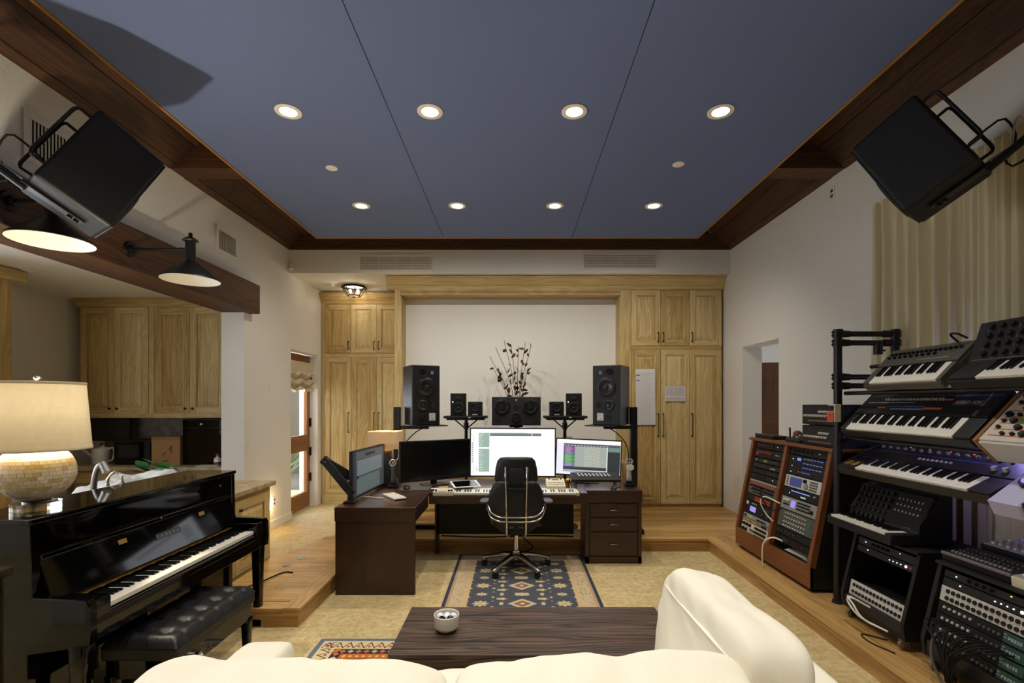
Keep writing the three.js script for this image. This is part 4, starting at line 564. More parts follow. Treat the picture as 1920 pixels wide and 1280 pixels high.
  for (const x of [-0.215, 0.215]) M('port', C(0.04, 0.04, 0.003, x, 0.065, 0.057, { rot: [Math.PI / 2, 0, 0] }), m.dark, t); M('badge', [B(0.02, 0.012, 0.003, 0, 0.3, 0.057), B(0.016, 0.006, 0.003, 0, 0.287, 0.057)], m.lightGrey, t);
  M('mount', [B(0.16, 0.02, 0.16, 0, -0.012, -0.08, { r: 0.004 }), bar([0, -0.02, -0.1], [0, STEP - c[1] + 0.03, -0.1], 0.025), C(0.2, 0.21, 0.025, 0, STEP - c[1] + 0.014, -0.1)], m.blackMetal, t);
}
// low cabinet in the niche with branches in a vase
{ const t = thing('niche_credenza', 'low honey oak credenza standing before the niche behind the monitors', 'credenza', [0, STEP, -6.6]); M('body', BB(-1.55, 1.45, 0, 0.65, -0.26, 0), m.honey2, t); M('top', BB(-1.58, 1.48, 0.65, 0.685, -0.28, 0.03, { r: 0.005 }), m.honey, t); for (let i = 0; i < 6; i++) cabDoor(t, -1.53 + i * 0.49, -1.04 + i * 0.49, 0.04, 0.63, 0, i, [i % 2 ? -1.48 + i * 0.49 : -1.09 + i * 0.49, 0.5, 'knob']);
  const v = thing('branch_vase', 'vase of dry reddish-brown branches against the niche wall', 'vase', [0.05, STEP + 0.686, -6.72]);
  M('vase', L([[0, 0], [0.06, 0], [0.085, 0.06], [0.095, 0.16], [0.075, 0.26], [0.045, 0.32], [0.05, 0.36], [0.044, 0.36], [0.036, 0.3]], 0, 0, 0), m.bronze, v);
  const stem = std({ color: 0x3a2519, roughness: 0.8 }), lm = [std({ color: 0x3c1d12, roughness: 0.8, side: THREE.DoubleSide }), std({ color: 0x57301a, roughness: 0.8, side: THREE.DoubleSide })], top = [at(918, 668, 6.72), at(929, 651, 6.72), at(945, 638, 6.7), at(958, 645, 6.75), at(972, 648, 6.7), at(985, 642, 6.72), at(996, 648, 6.75), at(925, 690, 6.7), at(990, 690, 6.7), at(935, 705, 6.72), at(984, 715, 6.7)];
  top.forEach((q, i) => { const e = V(q[0] - 0.05, q[1] - STEP - 0.686, q[2] + 6.72), mid = V(e.x * 0.35 + rr(-0.02, 0.02), 0.36 + (e.y - 0.36) * 0.55, e.z * 0.5), c = new THREE.CatmullRomCurve3([V(rr(-0.02, 0.02), 0.1, 0), V(e.x * 0.1, 0.38, rr(-0.01, 0.01)), mid, e]);
    const br = M('branch', flat(new THREE.TubeGeometry(c, 14, 0.0035, 5)), stem, v);
    for (let k = 0; k < 9; k++) { const p = c.getPoint(rr(0.35, 1)); M('leaf', put(blade(rr(0.06, 0.1), 0.02, rr(0, 0.5), 0), p.x, p.y, p.z, [rr(-1.4, 1.4), rr(0, 6.28), rr(-1.4, 1.4)]), lm[k % 2], br); } });
  const o = at(936, 711, 6.66), n = thing('copper_ornament', 'small copper lantern ornament hanging among the dry branches', 'ornament', o); M('body', [B(0.045, 0.07, 0.04, 0, 0, 0, { r: 0.006 }), C(0.004, 0.026, 0.025, 0, 0.045, 0, { s: 4, rot: [0, 0.785, 0] })], m.bronze, n); M('face', B(0.025, 0.03, 0.004, 0.004, 0.005, 0.021), std({ color: 0xb8642a, roughness: 0.35, metalness: 0.8 }), n); M('hook', TU([[0, 0.055, 0], [0.006, 0.075, 0], [0.02, 0.08, 0]], 0.002), m.bronze, n);
  const k = thing('carry_case', 'black carry case with a round handle on the credenza', 'case', [(1065 - PPX) * 6.6 / FOCAL, STEP + 0.686, -6.7]); M('case', B(0.27, 0.28, 0.12, 0, 0.14, 0, { r: 0.02, s: 2 }), m.black, k); M('handle', TU([[-0.06, 0.27, 0], [-0.05, 0.31, 0], [0.05, 0.31, 0], [0.06, 0.27, 0]], 0.009), m.steel, k);
  const k2 = thing('cable_coil', 'coil of black cable on the credenza beside the carry case', 'cable', [0.95, STEP + 0.686, -6.7]); M('coil', [0, 1, 2].map((i) => TU([...Array(10)].map((_, j) => [0.13 * Math.cos(j * 0.628) + 0.01 * i, 0.02 + 0.022 * i + 0.012 * Math.sin(j * 2 + i), 0.08 * Math.sin(j * 0.628)]), 0.011, { closed: true, n: 40 })), m.rubber, k2);
}
// smaller desk things
{ const c = at(723, 912, 5.2), t = thing('desk_lamp', 'glowing table lamp with square cream shade and black tapered base', 'table lamp', [c[0], DT, -5.2]);
  M('base', loft([[0, 0.105, 0.09, 0, 0, 5], [0.02, 0.1, 0.088, 0, 0, 5], [0.36, 0.062, 0.055, 0, 0, 5], [0.365, 0.03, 0.03, 0, 0, 3]], 28), m.black, t); M('neck', C(0.035, 0.04, 0.03, 0, 0.378, 0), m.brass, t);
  const sm = new THREE.MeshPhysicalMaterial({ color: 0xe6cfa4, roughness: 0.95, transmission: 0.13, thickness: 0, side: THREE.DoubleSide });
  M('shade', [[-1, 0, 0.3, 0], [1, 0, 0.3, 0]].flatMap(([s]) => [BB(s * 0.158 - 0.001, s * 0.158 + 0.001, 0.39, 0.57, -0.12, 0.12), BB(-0.158, 0.158, 0.39, 0.57, s * 0.12 - 0.001, s * 0.12 + 0.001)]), sm, t); M('bulb', S(0.03, 0, 0.46, 0), glow(1, 0.72, 0.4, 20), t); M('harp', bar([0, 0.38, 0], [0, 0.44, 0], 0.006), m.brass, t);
  const l = new THREE.PointLight(new THREE.Color().setRGB(1, 0.72, 0.42), 1.2, 0, 2); l.position.set(0, 0.47, 0); l.castShadow = true; l.shadow.radius = 1.5; t.add(l);
  const kb = thing('computer_keyboard', 'slim white computer keyboard lying on the desk end', 'keyboard', [-1.1, DT, -4.5], 0.62); M('case', B(0.115, 0.01, 0.29, 0, 0.008, 0, { r: 0.004 }), m.white, kb); for (let r = 0; r < 5; r++) for (let i = 0; i < 14; i++) M('key', B(0.018, 0.004, 0.0165, -0.044 + r * 0.022, 0.015, -0.13 + i * 0.02), m.key, kb); M('foot', B(0.02, 0.012, 0.27, -0.045, 0.0, 0), m.lightGrey, kb); kb.position.y = DT + 0.006;
  tag(M(numbered('keyboard_cable'), [TU([[-1.18, DT + 0.008, -4.44], [-1.25, DT + 0.005, -4.46], [-1.3, DT + 0.005, -4.5], [-1.42, DT + 0.005, -4.52]], 0.004)], m.white), 'short white cable of the computer keyboard', 'cable');
  const ms = thing('computer_mouse', 'dark computer mouse on the desk near the figurine', 'mouse', [-1.13, DT, -4.93], 0.3); M('shell', loft([[0, 0.034, 0.055], [0.012, 0.036, 0.057], [0.028, 0.026, 0.042, -0.004], [0.034, 0.012, 0.02, -0.006]]), m.satin, ms); M('wheel', C(0.008, 0.008, 0.006, 0, 0.033, 0.025, { rot: [0, 0, Math.PI / 2] }), m.rubber, ms);
  const mp = thing('mouse_mat', 'thin dark mat on the inner corner of the desk', 'mat', [-1.0, DT, -4.98]); M('mat', B(0.3, 0.004, 0.26, 0, 0.003, 0, { r: 0.0015 }), m.midGrey, mp); ms.position.y = DT + 0.006; ms.position.x = -1.08;
  const tb = thing('tablet', 'white-framed tablet propped on the desk by the keyboard', 'tablet', [-0.5, DT + 0.02, -5.02], 0.35); M('frame', [B(0.28, 0.008, 0.21, 0, 0.02, 0, { r: 0.003, rot: [0.16, 0, 0] })], m.white, tb); M('glass', [B(0.24, 0.002, 0.18, 0, 0.0245, 0.0, { rot: [0.16, 0, 0] })], new THREE.MeshPhysicalMaterial({ color: 0x05060a, roughness: 0.06 }), tb); M('prop', B(0.2, 0.04, 0.02, 0, 0.0, -0.07), m.black, tb);
  const nt = thing('note_pad', 'small yellow note pad on the desk before the switched-off monitor', 'note pad', [-0.72, DT, -5.0], 0.2); M('pad', B(0.09, 0.012, 0.07, 0, 0.007, 0), std({ color: 0xc79a4a, roughness: 0.8 }), nt); const er = thing('white_clip', 'small white plastic clip on the desk mat edge', 'clip', [-0.8, DT + 0.006, -4.9], 0.2); M('clip', B(0.06, 0.01, 0.03, 0, 0.006, 0, { r: 0.004 }), m.white, er);
  const fig = (x, d, label, light) => { const t = thing('desk_figurine', label, 'figurine', [x, DT, -d]); M('base', [B(0.1, 0.03, 0.09, 0, 0.016, 0, { r: 0.004 }), B(0.07, 0.03, 0.06, 0, 0.045, 0, { r: 0.004 })], m.black, t); M('body', loft([[0.06, 0.03, 0.025], [0.1, 0.024, 0.02], [0.17, 0.02, 0.016], [0.2, 0.026, 0.02], [0.23, 0.02, 0.016]]), light ? m.lightGrey : m.midGrey, t); M('ring', [flat(new THREE.TorusGeometry(0.03, 0.01, 8, 24)).translate(0, 0.255, 0.01), S(0.012, 0, 0.25, 0.01)], m.chrome, t); if (light) M('disc', C(0.032, 0.032, 0.01, 0.012, 0.2, 0.028, { rot: [Math.PI / 2, 0, 0] }), m.white, t); else M('cord', TU([[0.01, 0.26, 0], [0.05, 0.3, 0], [0.06, 0.37, 0], [0.04, 0.42, -0.01]], 0.006), m.lightGrey, t); return t; };
  fig(-1.24, 5.03, 'grey figurine with a chrome ring beside the shaded lamp', false); fig(1.2, 5.12, 'silver figurine with a white disc above the drawers', true);
  const dm = thing('drum_pad_box', 'cream drum pad box with small buttons on the desk', 'drum machine', [0.425, DT, -5.05], 0.0); const dmr = M('case', [EX([[-0.09, 0], [0.09, 0], [0.09, 0.075], [0.075, 0.08], [-0.09, 0.025]], 0.19, { rot: [0, Math.PI / 2, 0], x: -0.095 })], std({ color: 0xd4c9a8, roughness: 0.5 }), dm); for (let i = 0; i < 12; i++) M('pad', B(0.022, 0.006, 0.024, -0.07 + (i % 6) * 0.028, 0.043 + (i < 6 ? 0.012 : 0), 0.045 - (i < 6 ? 0.035 : 0), { rot: [0.32, 0, 0] }), m.lightGrey, dm); for (const x of [-0.06, 0.06]) M('knob', C(0.008, 0.008, 0.014, x, 0.078, -0.06), m.black, dm); M('display', B(0.07, 0.004, 0.02, 0, 0.072, -0.05, { rot: [0.32, 0, 0] }), m.midGrey, dm);
  const fx = thing('fader_controller', 'black fader controller on wire legs under the colourful monitor', 'controller', [0.83, DT, -5.02], -0.04); M('case', [B(0.5, 0.03, 0.17, 0, 0.11, 0, { rot: [0.32, 0, 0], r: 0.006 })], m.black, fx); for (let i = 0; i < 9; i++) M('fader', B(0.012, 0.012, 0.06, -0.17 + i * 0.038, 0.13, 0.0, { rot: [0.32, 0.35, 0] }), m.lightGrey, fx); M('leg', [-0.2, 0.2].flatMap((x) => [bar([x, 0.08, 0.05], [x, 0.002, 0.07], 0.005), bar([x, 0.12, -0.06], [x, 0.002, -0.08], 0.005)]), m.blackMetal, fx); M('cable', TU([[0.2, 0.1, 0.06], [0.17, 0.04, 0.1], [0.14, 0.01, 0.11], [0.19, 0.01, 0.1], [0.24, 0.03, 0.08]], 0.006), m.rubber, fx);
  const bk = thing('brass_ball', 'small brass ornament between cream box and black controller', 'ornament', [0.565, DT, -5.12]); M('ball', [S(0.03, 0, 0.055, 0), C(0.016, 0.024, 0.026, 0, 0.014, 0)], m.brass, bk);
  const bk2 = thing('brass_thimble', 'tiny brass cap on the desk edge above the keys', 'ornament', [0.575, DT, -4.99]); M('cap', L([[0, 0.02], [0.01, 0.018], [0.014, 0.008], [0.016, 0]], 0, 0, 0), m.brass, bk2);
}
// chair
{ const t = thing('office_chair', 'black leather office chair with chrome frame and headrest', 'office chair', [0.02, 0.006, -4.72]);
  for (const a of [90, 18, 162, -54, -126]) { const c = Math.cos(a * Math.PI / 180), s = -Math.sin(a * Math.PI / 180); const g = loft([[0, 0.038, 0.034], [0.1, 0.034, 0.026, 0.004], [0.24, 0.024, 0.02, 0.034], [0.31, 0.019, 0.016, 0.056], [0.335, 0.008, 0.008, 0.06]].map(([y, w, d, z]) => [y, w, d, z || 0]), 12); g.rotateX(Math.PI / 2); g.rotateY(Math.atan2(c, s)); const leg = M('base_leg', put(g, c * 0.02, 0.135, s * 0.02), m.chrome, t); M('caster', [C(0.03, 0.03, 0.018, 0, 0, 0.013, { rot: [Math.PI / 2, 0, 0], s: 18 }), C(0.03, 0.03, 0.018, 0, 0, -0.013, { rot: [Math.PI / 2, 0, 0], s: 18 })].map((q) => put(q, c * 0.325, 0.031, s * 0.325, [0, 0, 0])), m.rubber, leg); M('caster_stem', C(0.012, 0.016, 0.04, c * 0.325, 0.072, s * 0.325), m.chrome, leg); }
  M('hub', [C(0.036, 0.04, 0.08, 0, 0.14, 0), C(0.022, 0.022, 0.24, 0, 0.26, 0), C(0.045, 0.03, 0.05, 0, 0.39, 0)], m.chrome, t);
  const bz = 0.16;   // the back, towards the camera
  M('seat', [put(pillow(0.5, 0.1, 0.48, 4, 0.004, 3), 0, 0.47, -0.06), loft([[0.38, 0.12, 0.12, 0.02], [0.42, 0.2, 0.2, 0], [0.45, 0.23, 0.22, -0.02]])], m.leather, t);
  M('backrest', loft([[0.36, 0.06, 0.018, bz - 0.02], [0.38, 0.13, 0.03, bz - 0.015], [0.44, 0.2, 0.034, bz], [0.55, 0.245, 0.036, bz + 0.005], [0.66, 0.262, 0.036, bz], [0.76, 0.25, 0.034, bz - 0.005], [0.83, 0.215, 0.03, bz - 0.008], [0.865, 0.17, 0.02, bz - 0.01]], 40, { bend: -0.6 }), m.leather, t);
  M('headrest', loft([[0.855, 0.195, 0.018, bz - 0.02], [0.875, 0.205, 0.026, bz - 0.02], [0.98, 0.195, 0.032, bz - 0.02], [1.05, 0.178, 0.034, bz - 0.02], [1.08, 0.15, 0.026, bz - 0.025], [1.088, 0.1, 0.012, bz - 0.025]], 40, { bend: -0.8 }), m.leather, t);
  M('headrest_mount', [loft([[0.83, 0.05, 0.012, bz + 0.03], [0.87, 0.075, 0.016, bz + 0.03], [0.94, 0.075, 0.016, bz + 0.025], [0.99, 0.05, 0.012, bz + 0.02]], 24), B(0.2, 0.022, 0.02, 0, 0.8, bz + 0.045, { r: 0.006 })], m.rubber, t);
  M('back_seam', B(0.005, 0.4, 0.005, 0, 0.6, bz + 0.041), m.satin, t);
  for (const s of [-1, 1]) {
    M('upright', TU([[s * 0.098, 1.0, bz + 0.03], [s * 0.098, 0.9, bz + 0.055], [s * 0.094, 0.75, bz + 0.06], [s * 0.09, 0.58, bz + 0.07], [s * 0.088, 0.42, bz + 0.06], [s * 0.08, 0.36, bz + 0.02], [s * 0.04, 0.36, 0.03]], 0.0095, { n: 40 }), m.chrome, t);
    M('arm_tube', [TU([[s * 0.09, 0.545, bz + 0.075], [s * 0.16, 0.55, bz + 0.07], [s * 0.23, 0.58, bz + 0.03], [s * 0.26, 0.625, bz - 0.04]], 0.008), TU([[s * 0.09, 0.505, bz + 0.075], [s * 0.16, 0.51, bz + 0.07], [s * 0.235, 0.54, bz + 0.03], [s * 0.265, 0.595, bz - 0.04]], 0.008)], m.chrome, t);
    M('armrest', [put(pillow(0.1, 0.035, 0.25, 3, 0, 4), s * 0.29, 0.665, 0.02, [0, s * 0.15, 0]), B(0.03, 0.06, 0.05, s * 0.268, 0.62, bz - 0.06, { r: 0.008 })], std({ color: 0x56525a, roughness: 0.6 }), t);
  }
  M('cross_tube', [bar([-0.09, 0.545, bz + 0.078], [0.09, 0.545, bz + 0.078], 0.008), bar([-0.09, 0.505, bz + 0.078], [0.09, 0.505, bz + 0.078], 0.008)], m.chrome, t);
  M('lever', TU([[0.1, 0.4, 0.1], [0.16, 0.41, 0.12], [0.19, 0.44, 0.12], [0.23, 0.445, 0.12]], 0.006), m.steel, t);
}

// ---------- piano, bench, lamp ----------
{ const t = thing('upright_piano', 'glossy black upright piano with open fallboard', 'piano', [-2.2, 0, -2.815], Math.PI / 2), hw = 0.75;
  M('lid', [BB(-hw - 0.012, hw + 0.012, 1.085, 1.11, -0.185, 0.175, { r: 0.006 })], m.gloss, t);
  for (const s of [-1, 1]) {
    M('side_panel', [EX([[-0.18, 0.02], [0.15, 0.02], [0.15, 0.54], [0.36, 0.57], [0.41, 0.58], [0.415, 0.64], [0.412, 0.74], [0.4, 0.765], [0.17, 0.775], [0.165, 1.085], [-0.18, 1.085]], 0.034, { b: 0.003, rot: [0, -Math.PI / 2, 0], x: s > 0 ? hw : -hw + 0.034 })], m.gloss, t);
    M('key_block', [BB(s > 0 ? hw - 0.13 : -hw + 0.034, s > 0 ? hw - 0.034 : -hw + 0.13, 0.66, 0.752, 0.2, 0.4, { r: 0.008 })], m.gloss, t);
    M('leg', [loft([[0, 0.026, 0.026, 0.355, s * (hw - 0.03), 6], [0.05, 0.024, 0.024, 0.355, s * (hw - 0.03), 6], [0.45, 0.032, 0.032, 0.355, s * (hw - 0.03), 6], [0.575, 0.036, 0.036, 0.355, s * (hw - 0.03), 6]], 24)], m.gloss, t);
    M('toe_block', [BB(s * (hw - 0.03) - 0.035, s * (hw - 0.03) + 0.035, 0, 0.06, -0.16, 0.4, { r: 0.006 })], m.gloss, t);
  }
  M('upper_panel', [BB(-hw + 0.034, hw - 0.034, 0.86, 1.085, 0.11, 0.14, { r: 0.004 })], m.gloss, t);
  M('back', [BB(-hw + 0.034, hw - 0.034, 0.04, 1.085, -0.17, -0.14)], m.black, t);
  M('lower_panel', [BB(-hw + 0.034, hw - 0.034, 0.1, 0.6, 0.1, 0.13, { r: 0.004 }), BB(-hw + 0.034, hw - 0.034, 0.03, 0.1, 0.09, 0.14)], m.gloss, t);
  M('fallboard', [B(2 * hw - 0.08, 0.215, 0.022, 0, 0.835, 0.178, { rot: [-0.3, 0, 0], r: 0.006 }), B(2 * hw - 0.08, 0.03, 0.03, 0, 0.935, 0.155, { r: 0.008 })], m.gloss, t);
  M('hinge_strip', [B(2 * hw - 0.27, 0.004, 0.02, 0, 0.728, 0.222, { rot: [0.2, 0, 0] })], m.brass, t);
  M('keybed', [BB(-hw + 0.034, hw - 0.034, 0.57, 0.65, 0.1, 0.395, { r: 0.006 }), BB(-hw + 0.034, hw - 0.034, 0.64, 0.676, 0.378, 0.4, { r: 0.006 })], m.gloss, t);
  keyRow(t, 52, 1.235, 0.15, 0.022, 0.095, [-0.605, 0.702, 0.376]);
  for (const x of [-0.28, 0.36]) M('emblem', [plane(0.055, 0.024, x, 0.885, 0.1775, [-0.3, 0, 0])], m.brass, t);
  M('maker_name', [plane(0.2, 0.035, 0.04, 0.843, 0.1895, [-0.3, 0, 0])], std({ roughness: 0.25, map: canvasTex(512, 90, (c, w, h) => { c.fillStyle = '#070606'; c.fillRect(0, 0, w, h); c.fillStyle = '#7d6a40'; c.font = 'bold 60px sans-serif'; 'YAMAHA'.split('').forEach((ch, i) => c.fillText(ch, 20 + i * 82, 66)); }) }), t);
  M('lid_knob', [S(0.006, 0.62, 1.02, 0.143), S(0.006, 0.0, 0.94, 0.175)], m.brass, t);
}
{ const t = thing('piano_bench', 'black tufted leather piano bench', 'bench', [-1.755, 0, -2.64]);
  let g = new THREE.PlaneGeometry(0.36, 0.7, 48, 90); g.rotateX(-Math.PI / 2); const p = g.attributes.position; const bt = []; for (let i = 0; i < 5; i++) for (const x of [-0.08, 0.08]) bt.push([x, -0.26 + i * 0.13]);
  for (let i = 0; i < p.count; i++) { const x = p.getX(i), z = p.getZ(i); let d = 9; for (const q of bt) d = Math.min(d, Math.hypot(x - q[0], z - q[1])); const e = Math.min(0.18 - Math.abs(x), 0.35 - Math.abs(z)); const crease = Math.max(0, 0.014 - Math.abs(((z + 0.26 + 0.065) % 0.13 + 0.13) % 0.13 - 0.065) * 0.6) * 0.6; p.setY(i, 0.5 - 0.02 * Math.exp(-d * d / 0.0009) - crease - 0.05 * Math.pow(1 - cl(e / 0.05), 2.4)); }
  g.computeVertexNormals(); const cush = M('cushion', [flat(g), BB(-0.179, 0.179, 0.39, 0.452, -0.349, 0.349, { r: 0.01 })], m.leather, t);
  for (const q of bt) M('button', S(0.009, q[0], 0.482, q[1], 1, 0.5, 1, { s: 10, t: 8 }), m.leather, cush);
  M('apron', [BB(-0.165, 0.165, 0.3, 0.39, -0.335, 0.335, { r: 0.004 })], m.gloss, t);
  for (const x of [-0.145, 0.145]) for (const z of [-0.315, 0.315]) M('leg', loft([[0, 0.018, 0.018, z, x, 6], [0.04, 0.016, 0.016, z, x, 6], [0.25, 0.024, 0.024, z, x, 6], [0.31, 0.026, 0.026, z, x, 6]], 20), m.gloss, t);
  M('height_knob', [C(0.018, 0.018, 0.03, 0.18, 0.345, 0.2, { rot: [0, 0, Math.PI / 2] }), S(0.012, 0.2, 0.345, 0.2)], m.chrome, t);
}
{ const t = thing('table_lamp', 'lit table lamp with a shell mosaic globe base on the piano', 'table lamp', [-2.21, 1.11, -2.27]);
  M('plinth', [C(0.09, 0.09, 0.032, 0, 0.017, 0, { s: 40 })], new THREE.MeshPhysicalMaterial({ color: 0xffffff, roughness: 0.03, transmission: 1, thickness: 0.03, ior: 1.49 }), t); M('plinth_plate', C(0.05, 0.05, 0.006, 0, 0.036, 0), m.steel, t);
  const rx = 0.142, ry = 0.135, cy = 0.172; const globe = M('globe', S(0.14, 0, cy, 0, rx / 0.14, ry / 0.14, rx / 0.14, { s: 48, t: 32 }), std({ color: 0xb7a684, roughness: 0.5 }), t);
  const shells = [0xe3dac6, 0xdcd0b4, 0xe8e2d4, 0xd4c4a0, 0xdfd8c8, 0xe2d5b6, 0xc9b283].map((c) => std({ color: c, roughness: 0.22 }));
  const far = []; let n = 0;
  for (let r = 0; r < 21; r++) { const a0 = -1.34 + r * 0.128, a1 = a0 + 0.12, cnt = Math.max(6, Math.round(34 * Math.cos((a0 + a1) / 2))); let ph = rr(0, 6.28);
    for (let i = 0; i < cnt; i++) { const wv = 6.2832 / cnt * rr(0.97, 1.03), b0 = ph, b1 = ph + wv * 0.93; ph += 6.2832 / cnt; const f = (a, b) => [rx * 1.01 * Math.cos(a) * Math.cos(b), cy + ry * 1.01 * Math.sin(a), rx * 1.01 * Math.cos(a) * Math.sin(b)], P = [];
      for (let j = 0; j < 2; j++) { const c0 = b0 + (b1 - b0) * j / 2, c1 = b0 + (b1 - b0) * (j + 1) / 2; P.push(...f(a0, c0), ...f(a1, c0), ...f(a1, c1), ...f(a0, c0), ...f(a1, c1), ...f(a0, c1)); }
      const g = new THREE.BufferGeometry(); g.setAttribute('position', new THREE.Float32BufferAttribute(P, 3)); g.setAttribute('uv', new THREE.Float32BufferAttribute(new Float32Array(P.length / 3 * 2), 2)); g.computeVertexNormals();
      if (Math.cos((b0 + b1) / 2 - 0.79) > -0.02 && n < 295) { M('shell_tile', g, shells[Math.floor(rnd() * 7)], globe); n++; } else far.push(g); } }
  M('shell_tiles', far, shells[0], globe).userData.kind = 'stuff';
  M('stem', [bar([0, 0.3, 0], [0, 0.42, 0], 0.008), C(0.018, 0.02, 0.05, 0, 0.44, 0), bar([0, 0.44, 0], [0, 0.6, 0.0], 0.003)], m.brass, t); M('finial', [S(0.011, 0, 0.605, 0), TU([[0, 0.6, 0], [0.012, 0.61, 0], [0.02, 0.602, 0]], 0.004)], m.chrome, t);
  const linen = new THREE.MeshPhysicalMaterial({ roughness: 0.95, transmission: 0.013, thickness: 0, side: THREE.DoubleSide, map: tex(256, (u, v) => mix3([232, 218, 184], [224, 208, 170], cl(0.5 + 0.6 * (pn(u * 90, v * 10, 90, 10, 91) - 0.5) + 0.6 * (pn(u * 10, v * 110, 10, 110, 92) - 0.5))), true, 1) });
  const sg = L([[0.198, 0.275], [0.187, 0.43], [0.176, 0.585]], 0, 0, 0, { s: 56 }); M('shade', sg, linen, t); M('shade_trim', [R(0.196, 0.2, 0.012, 0, 0.279, 0, { s: 56 }), R(0.174, 0.178, 0.012, 0, 0.581, 0, { s: 56 })], linen, t);
  M('bulb', S(0.03, 0, 0.49, 0, 1, 1.2, 1), glow(1, 0.8, 0.5, 30), t);
  const l = new THREE.PointLight(new THREE.Color().setRGB(1, 0.87, 0.66), 9.5, 0, 2); l.position.set(0, 0.49, 0); l.castShadow = true; l.shadow.radius = 1.6; t.add(l);
}
// ---------- sofa, table, rugs ----------
{ const t = thing('sectional_sofa', 'cream corner sofa frame with low back and arm', 'sofa', [0, 0, 0]);
  M('base', [BB(-1.12, 1.1, 0.08, 0.3, -1.18, -2.12, { r: 0.03 }), BB(0.3, 1.1, 0.08, 0.3, -2.1, -2.3, { r: 0.03 })], m.fabric, t);
  M('back', [BB(-1.12, 1.1, 0.1, 0.66, -1.12, -1.3, { r: 0.05, s: 3 })], m.fabric, t); M('side_back', [BB(0.98, 1.12, 0.1, 0.66, -1.15, -2.33, { r: 0.05, s: 3 })], m.fabric, t);
  M('arm', [put(pillow(0.21, 0.5, 0.94, 9, 0.006, 5), -1.04, 0.345, -1.66)], m.fabric, t);
  for (const [x, z] of [[-1.05, -1.2], [1.0, -1.2], [-1.05, -2.05], [1.0, -2.25]]) M('foot', C(0.025, 0.02, 0.08, x, 0.041, z), m.black, t);
  const cush = (name, w, h, d, k, pos, rot, label, sd) => { const c = thing(name, label, 'cushion', pos, 0); c.rotation.set(...rot); M('cover', pillow(w, h, d, k, 0.026, sd, 6, 56), m.fabric, c); M('seam', [pillow(w * 1.004, 0.008, d * 0.97, 5, 0.0, sd)].map((g) => put(g, 0, h * 0.3, 0)), m.fabric, c); };
  cush('seat_cushion', 0.9, 0.16, 0.62, 7, [-0.46, 0.385, -1.82], [0, 0, 0], 'cream seat cushion below the sofa back beside the arm', 11); cush('seat_cushion', 0.72, 0.16, 0.62, 7, [0.36, 0.385, -1.82], [0, 0, 0], 'cream seat cushion in the sofa corner', 12);
  cush('back_cushion', 0.97, 0.44, 0.24, 6, [-0.685, 0.585, -1.46], [0.1, 0, -0.01], 'cream back cushion at the arm end of the sofa', 13); cush('back_cushion', 0.9, 0.43, 0.24, 6, [0.26, 0.6, -1.46], [0.1, 0, 0.025], 'cream back cushion in the middle of the sofa back', 14);
  cush('back_cushion', 0.25, 0.5, 0.82, 6, [0.775, 0.62, -1.87], [0, 0.02, -0.14], 'plump cream back cushion at the open end, leaning on the side back', 15); cush('back_cushion', 0.2, 0.42, 0.3, 5, [0.83, 0.575, -1.31], [0, 0, -0.1], 'cream back cushion wedged into the sofa corner', 16);
}
{ const t = thing('coffee_table', 'low dark grained wooden coffee table', 'coffee table', [0.11, 0.004, -2.57]); M('top', BB(-0.703, 0.703, 0.36, 0.416, -0.27, 0.27, { r: 0.004 }), m.table, t); M('apron', [BB(-0.68, 0.68, 0.26, 0.36, -0.25, 0.25)], m.table, t); for (const x of [-0.64, 0.64]) for (const z of [-0.21, 0.21]) M('leg', BB(x - 0.035, x + 0.035, 0.006, 0.26, z - 0.035, z + 0.035), m.table, t);
  const b = thing('marble_bowl', 'white ceramic bowl with dark foot holding glass marbles', 'bowl', [-0.35, 0.42, -2.54]); M('bowl', L([[0, 0.012], [0.05, 0.012], [0.063, 0.03], [0.066, 0.085], [0.064, 0.09], [0.06, 0.085], [0.057, 0.035], [0.045, 0.022], [0, 0.02]], 0, 0, 0, { s: 40 }), std({ color: 0xcfc9be, roughness: 0.4 }), b); M('foot', C(0.052, 0.05, 0.014, 0, 0.008, 0), m.dark, b);
  const mc = [std({ color: 0xe8e8ea, roughness: 0.15 }), std({ color: 0x0d1224, roughness: 0.08 })]; let k = 0; for (const [x, z, c] of [[-0.02, 0.024, 1], [0.022, 0.018, 1], [0, -0.02, 0], [-0.034, -0.012, 0], [0.034, -0.014, 0], [0.0, 0.0, 0]]) { const ml = thing('glass_marble', c ? 'dark blue glass marble in the white bowl' : 'white glass marble in the white bowl', 'marble', [-0.35 + x, 0.42 + 0.05, -2.54 + z], 0, c ? 'dark marbles' : 'white marbles'); M('ball', S(0.019, 0, 0.019, 0), mc[c], ml); }
}
function rug(name, label, x0, x1, d0, d1, y, draw, W, H) { const w = x1 - x0, h = d1 - d0, t = thing(name, label, 'rug', [(x0 + x1) / 2, y, -(d0 + d1) / 2]); M('pile', [B(w, 0.006, h, 0, 0.003, 0)], std({ color: 0x3b3f52, roughness: 0.95 }), t); M('woven_face', [plane(w, h, 0, 0.0066, 0, [-Math.PI / 2, 0, 0])], std({ roughness: 0.95, bumpMap: weaveBump, bumpScale: 0.001, map: canvasTex(W, H, draw) }), t); return t; }
let rs2 = 5; const r2 = () => { rs2 = (rs2 * 1664525 + 1013904223) >>> 0; return rs2 / 4294967296; };
function star(c, x, y, r, n, col, ry = r) { c.fillStyle = col; c.beginPath(); for (let i = 0; i < n * 2; i++) { const a = i * Math.PI / n, k = i % 2 ? 0.62 : 1; c.lineTo(x + r * k * Math.cos(a), y + ry * k * Math.sin(a)); } c.fill(); }
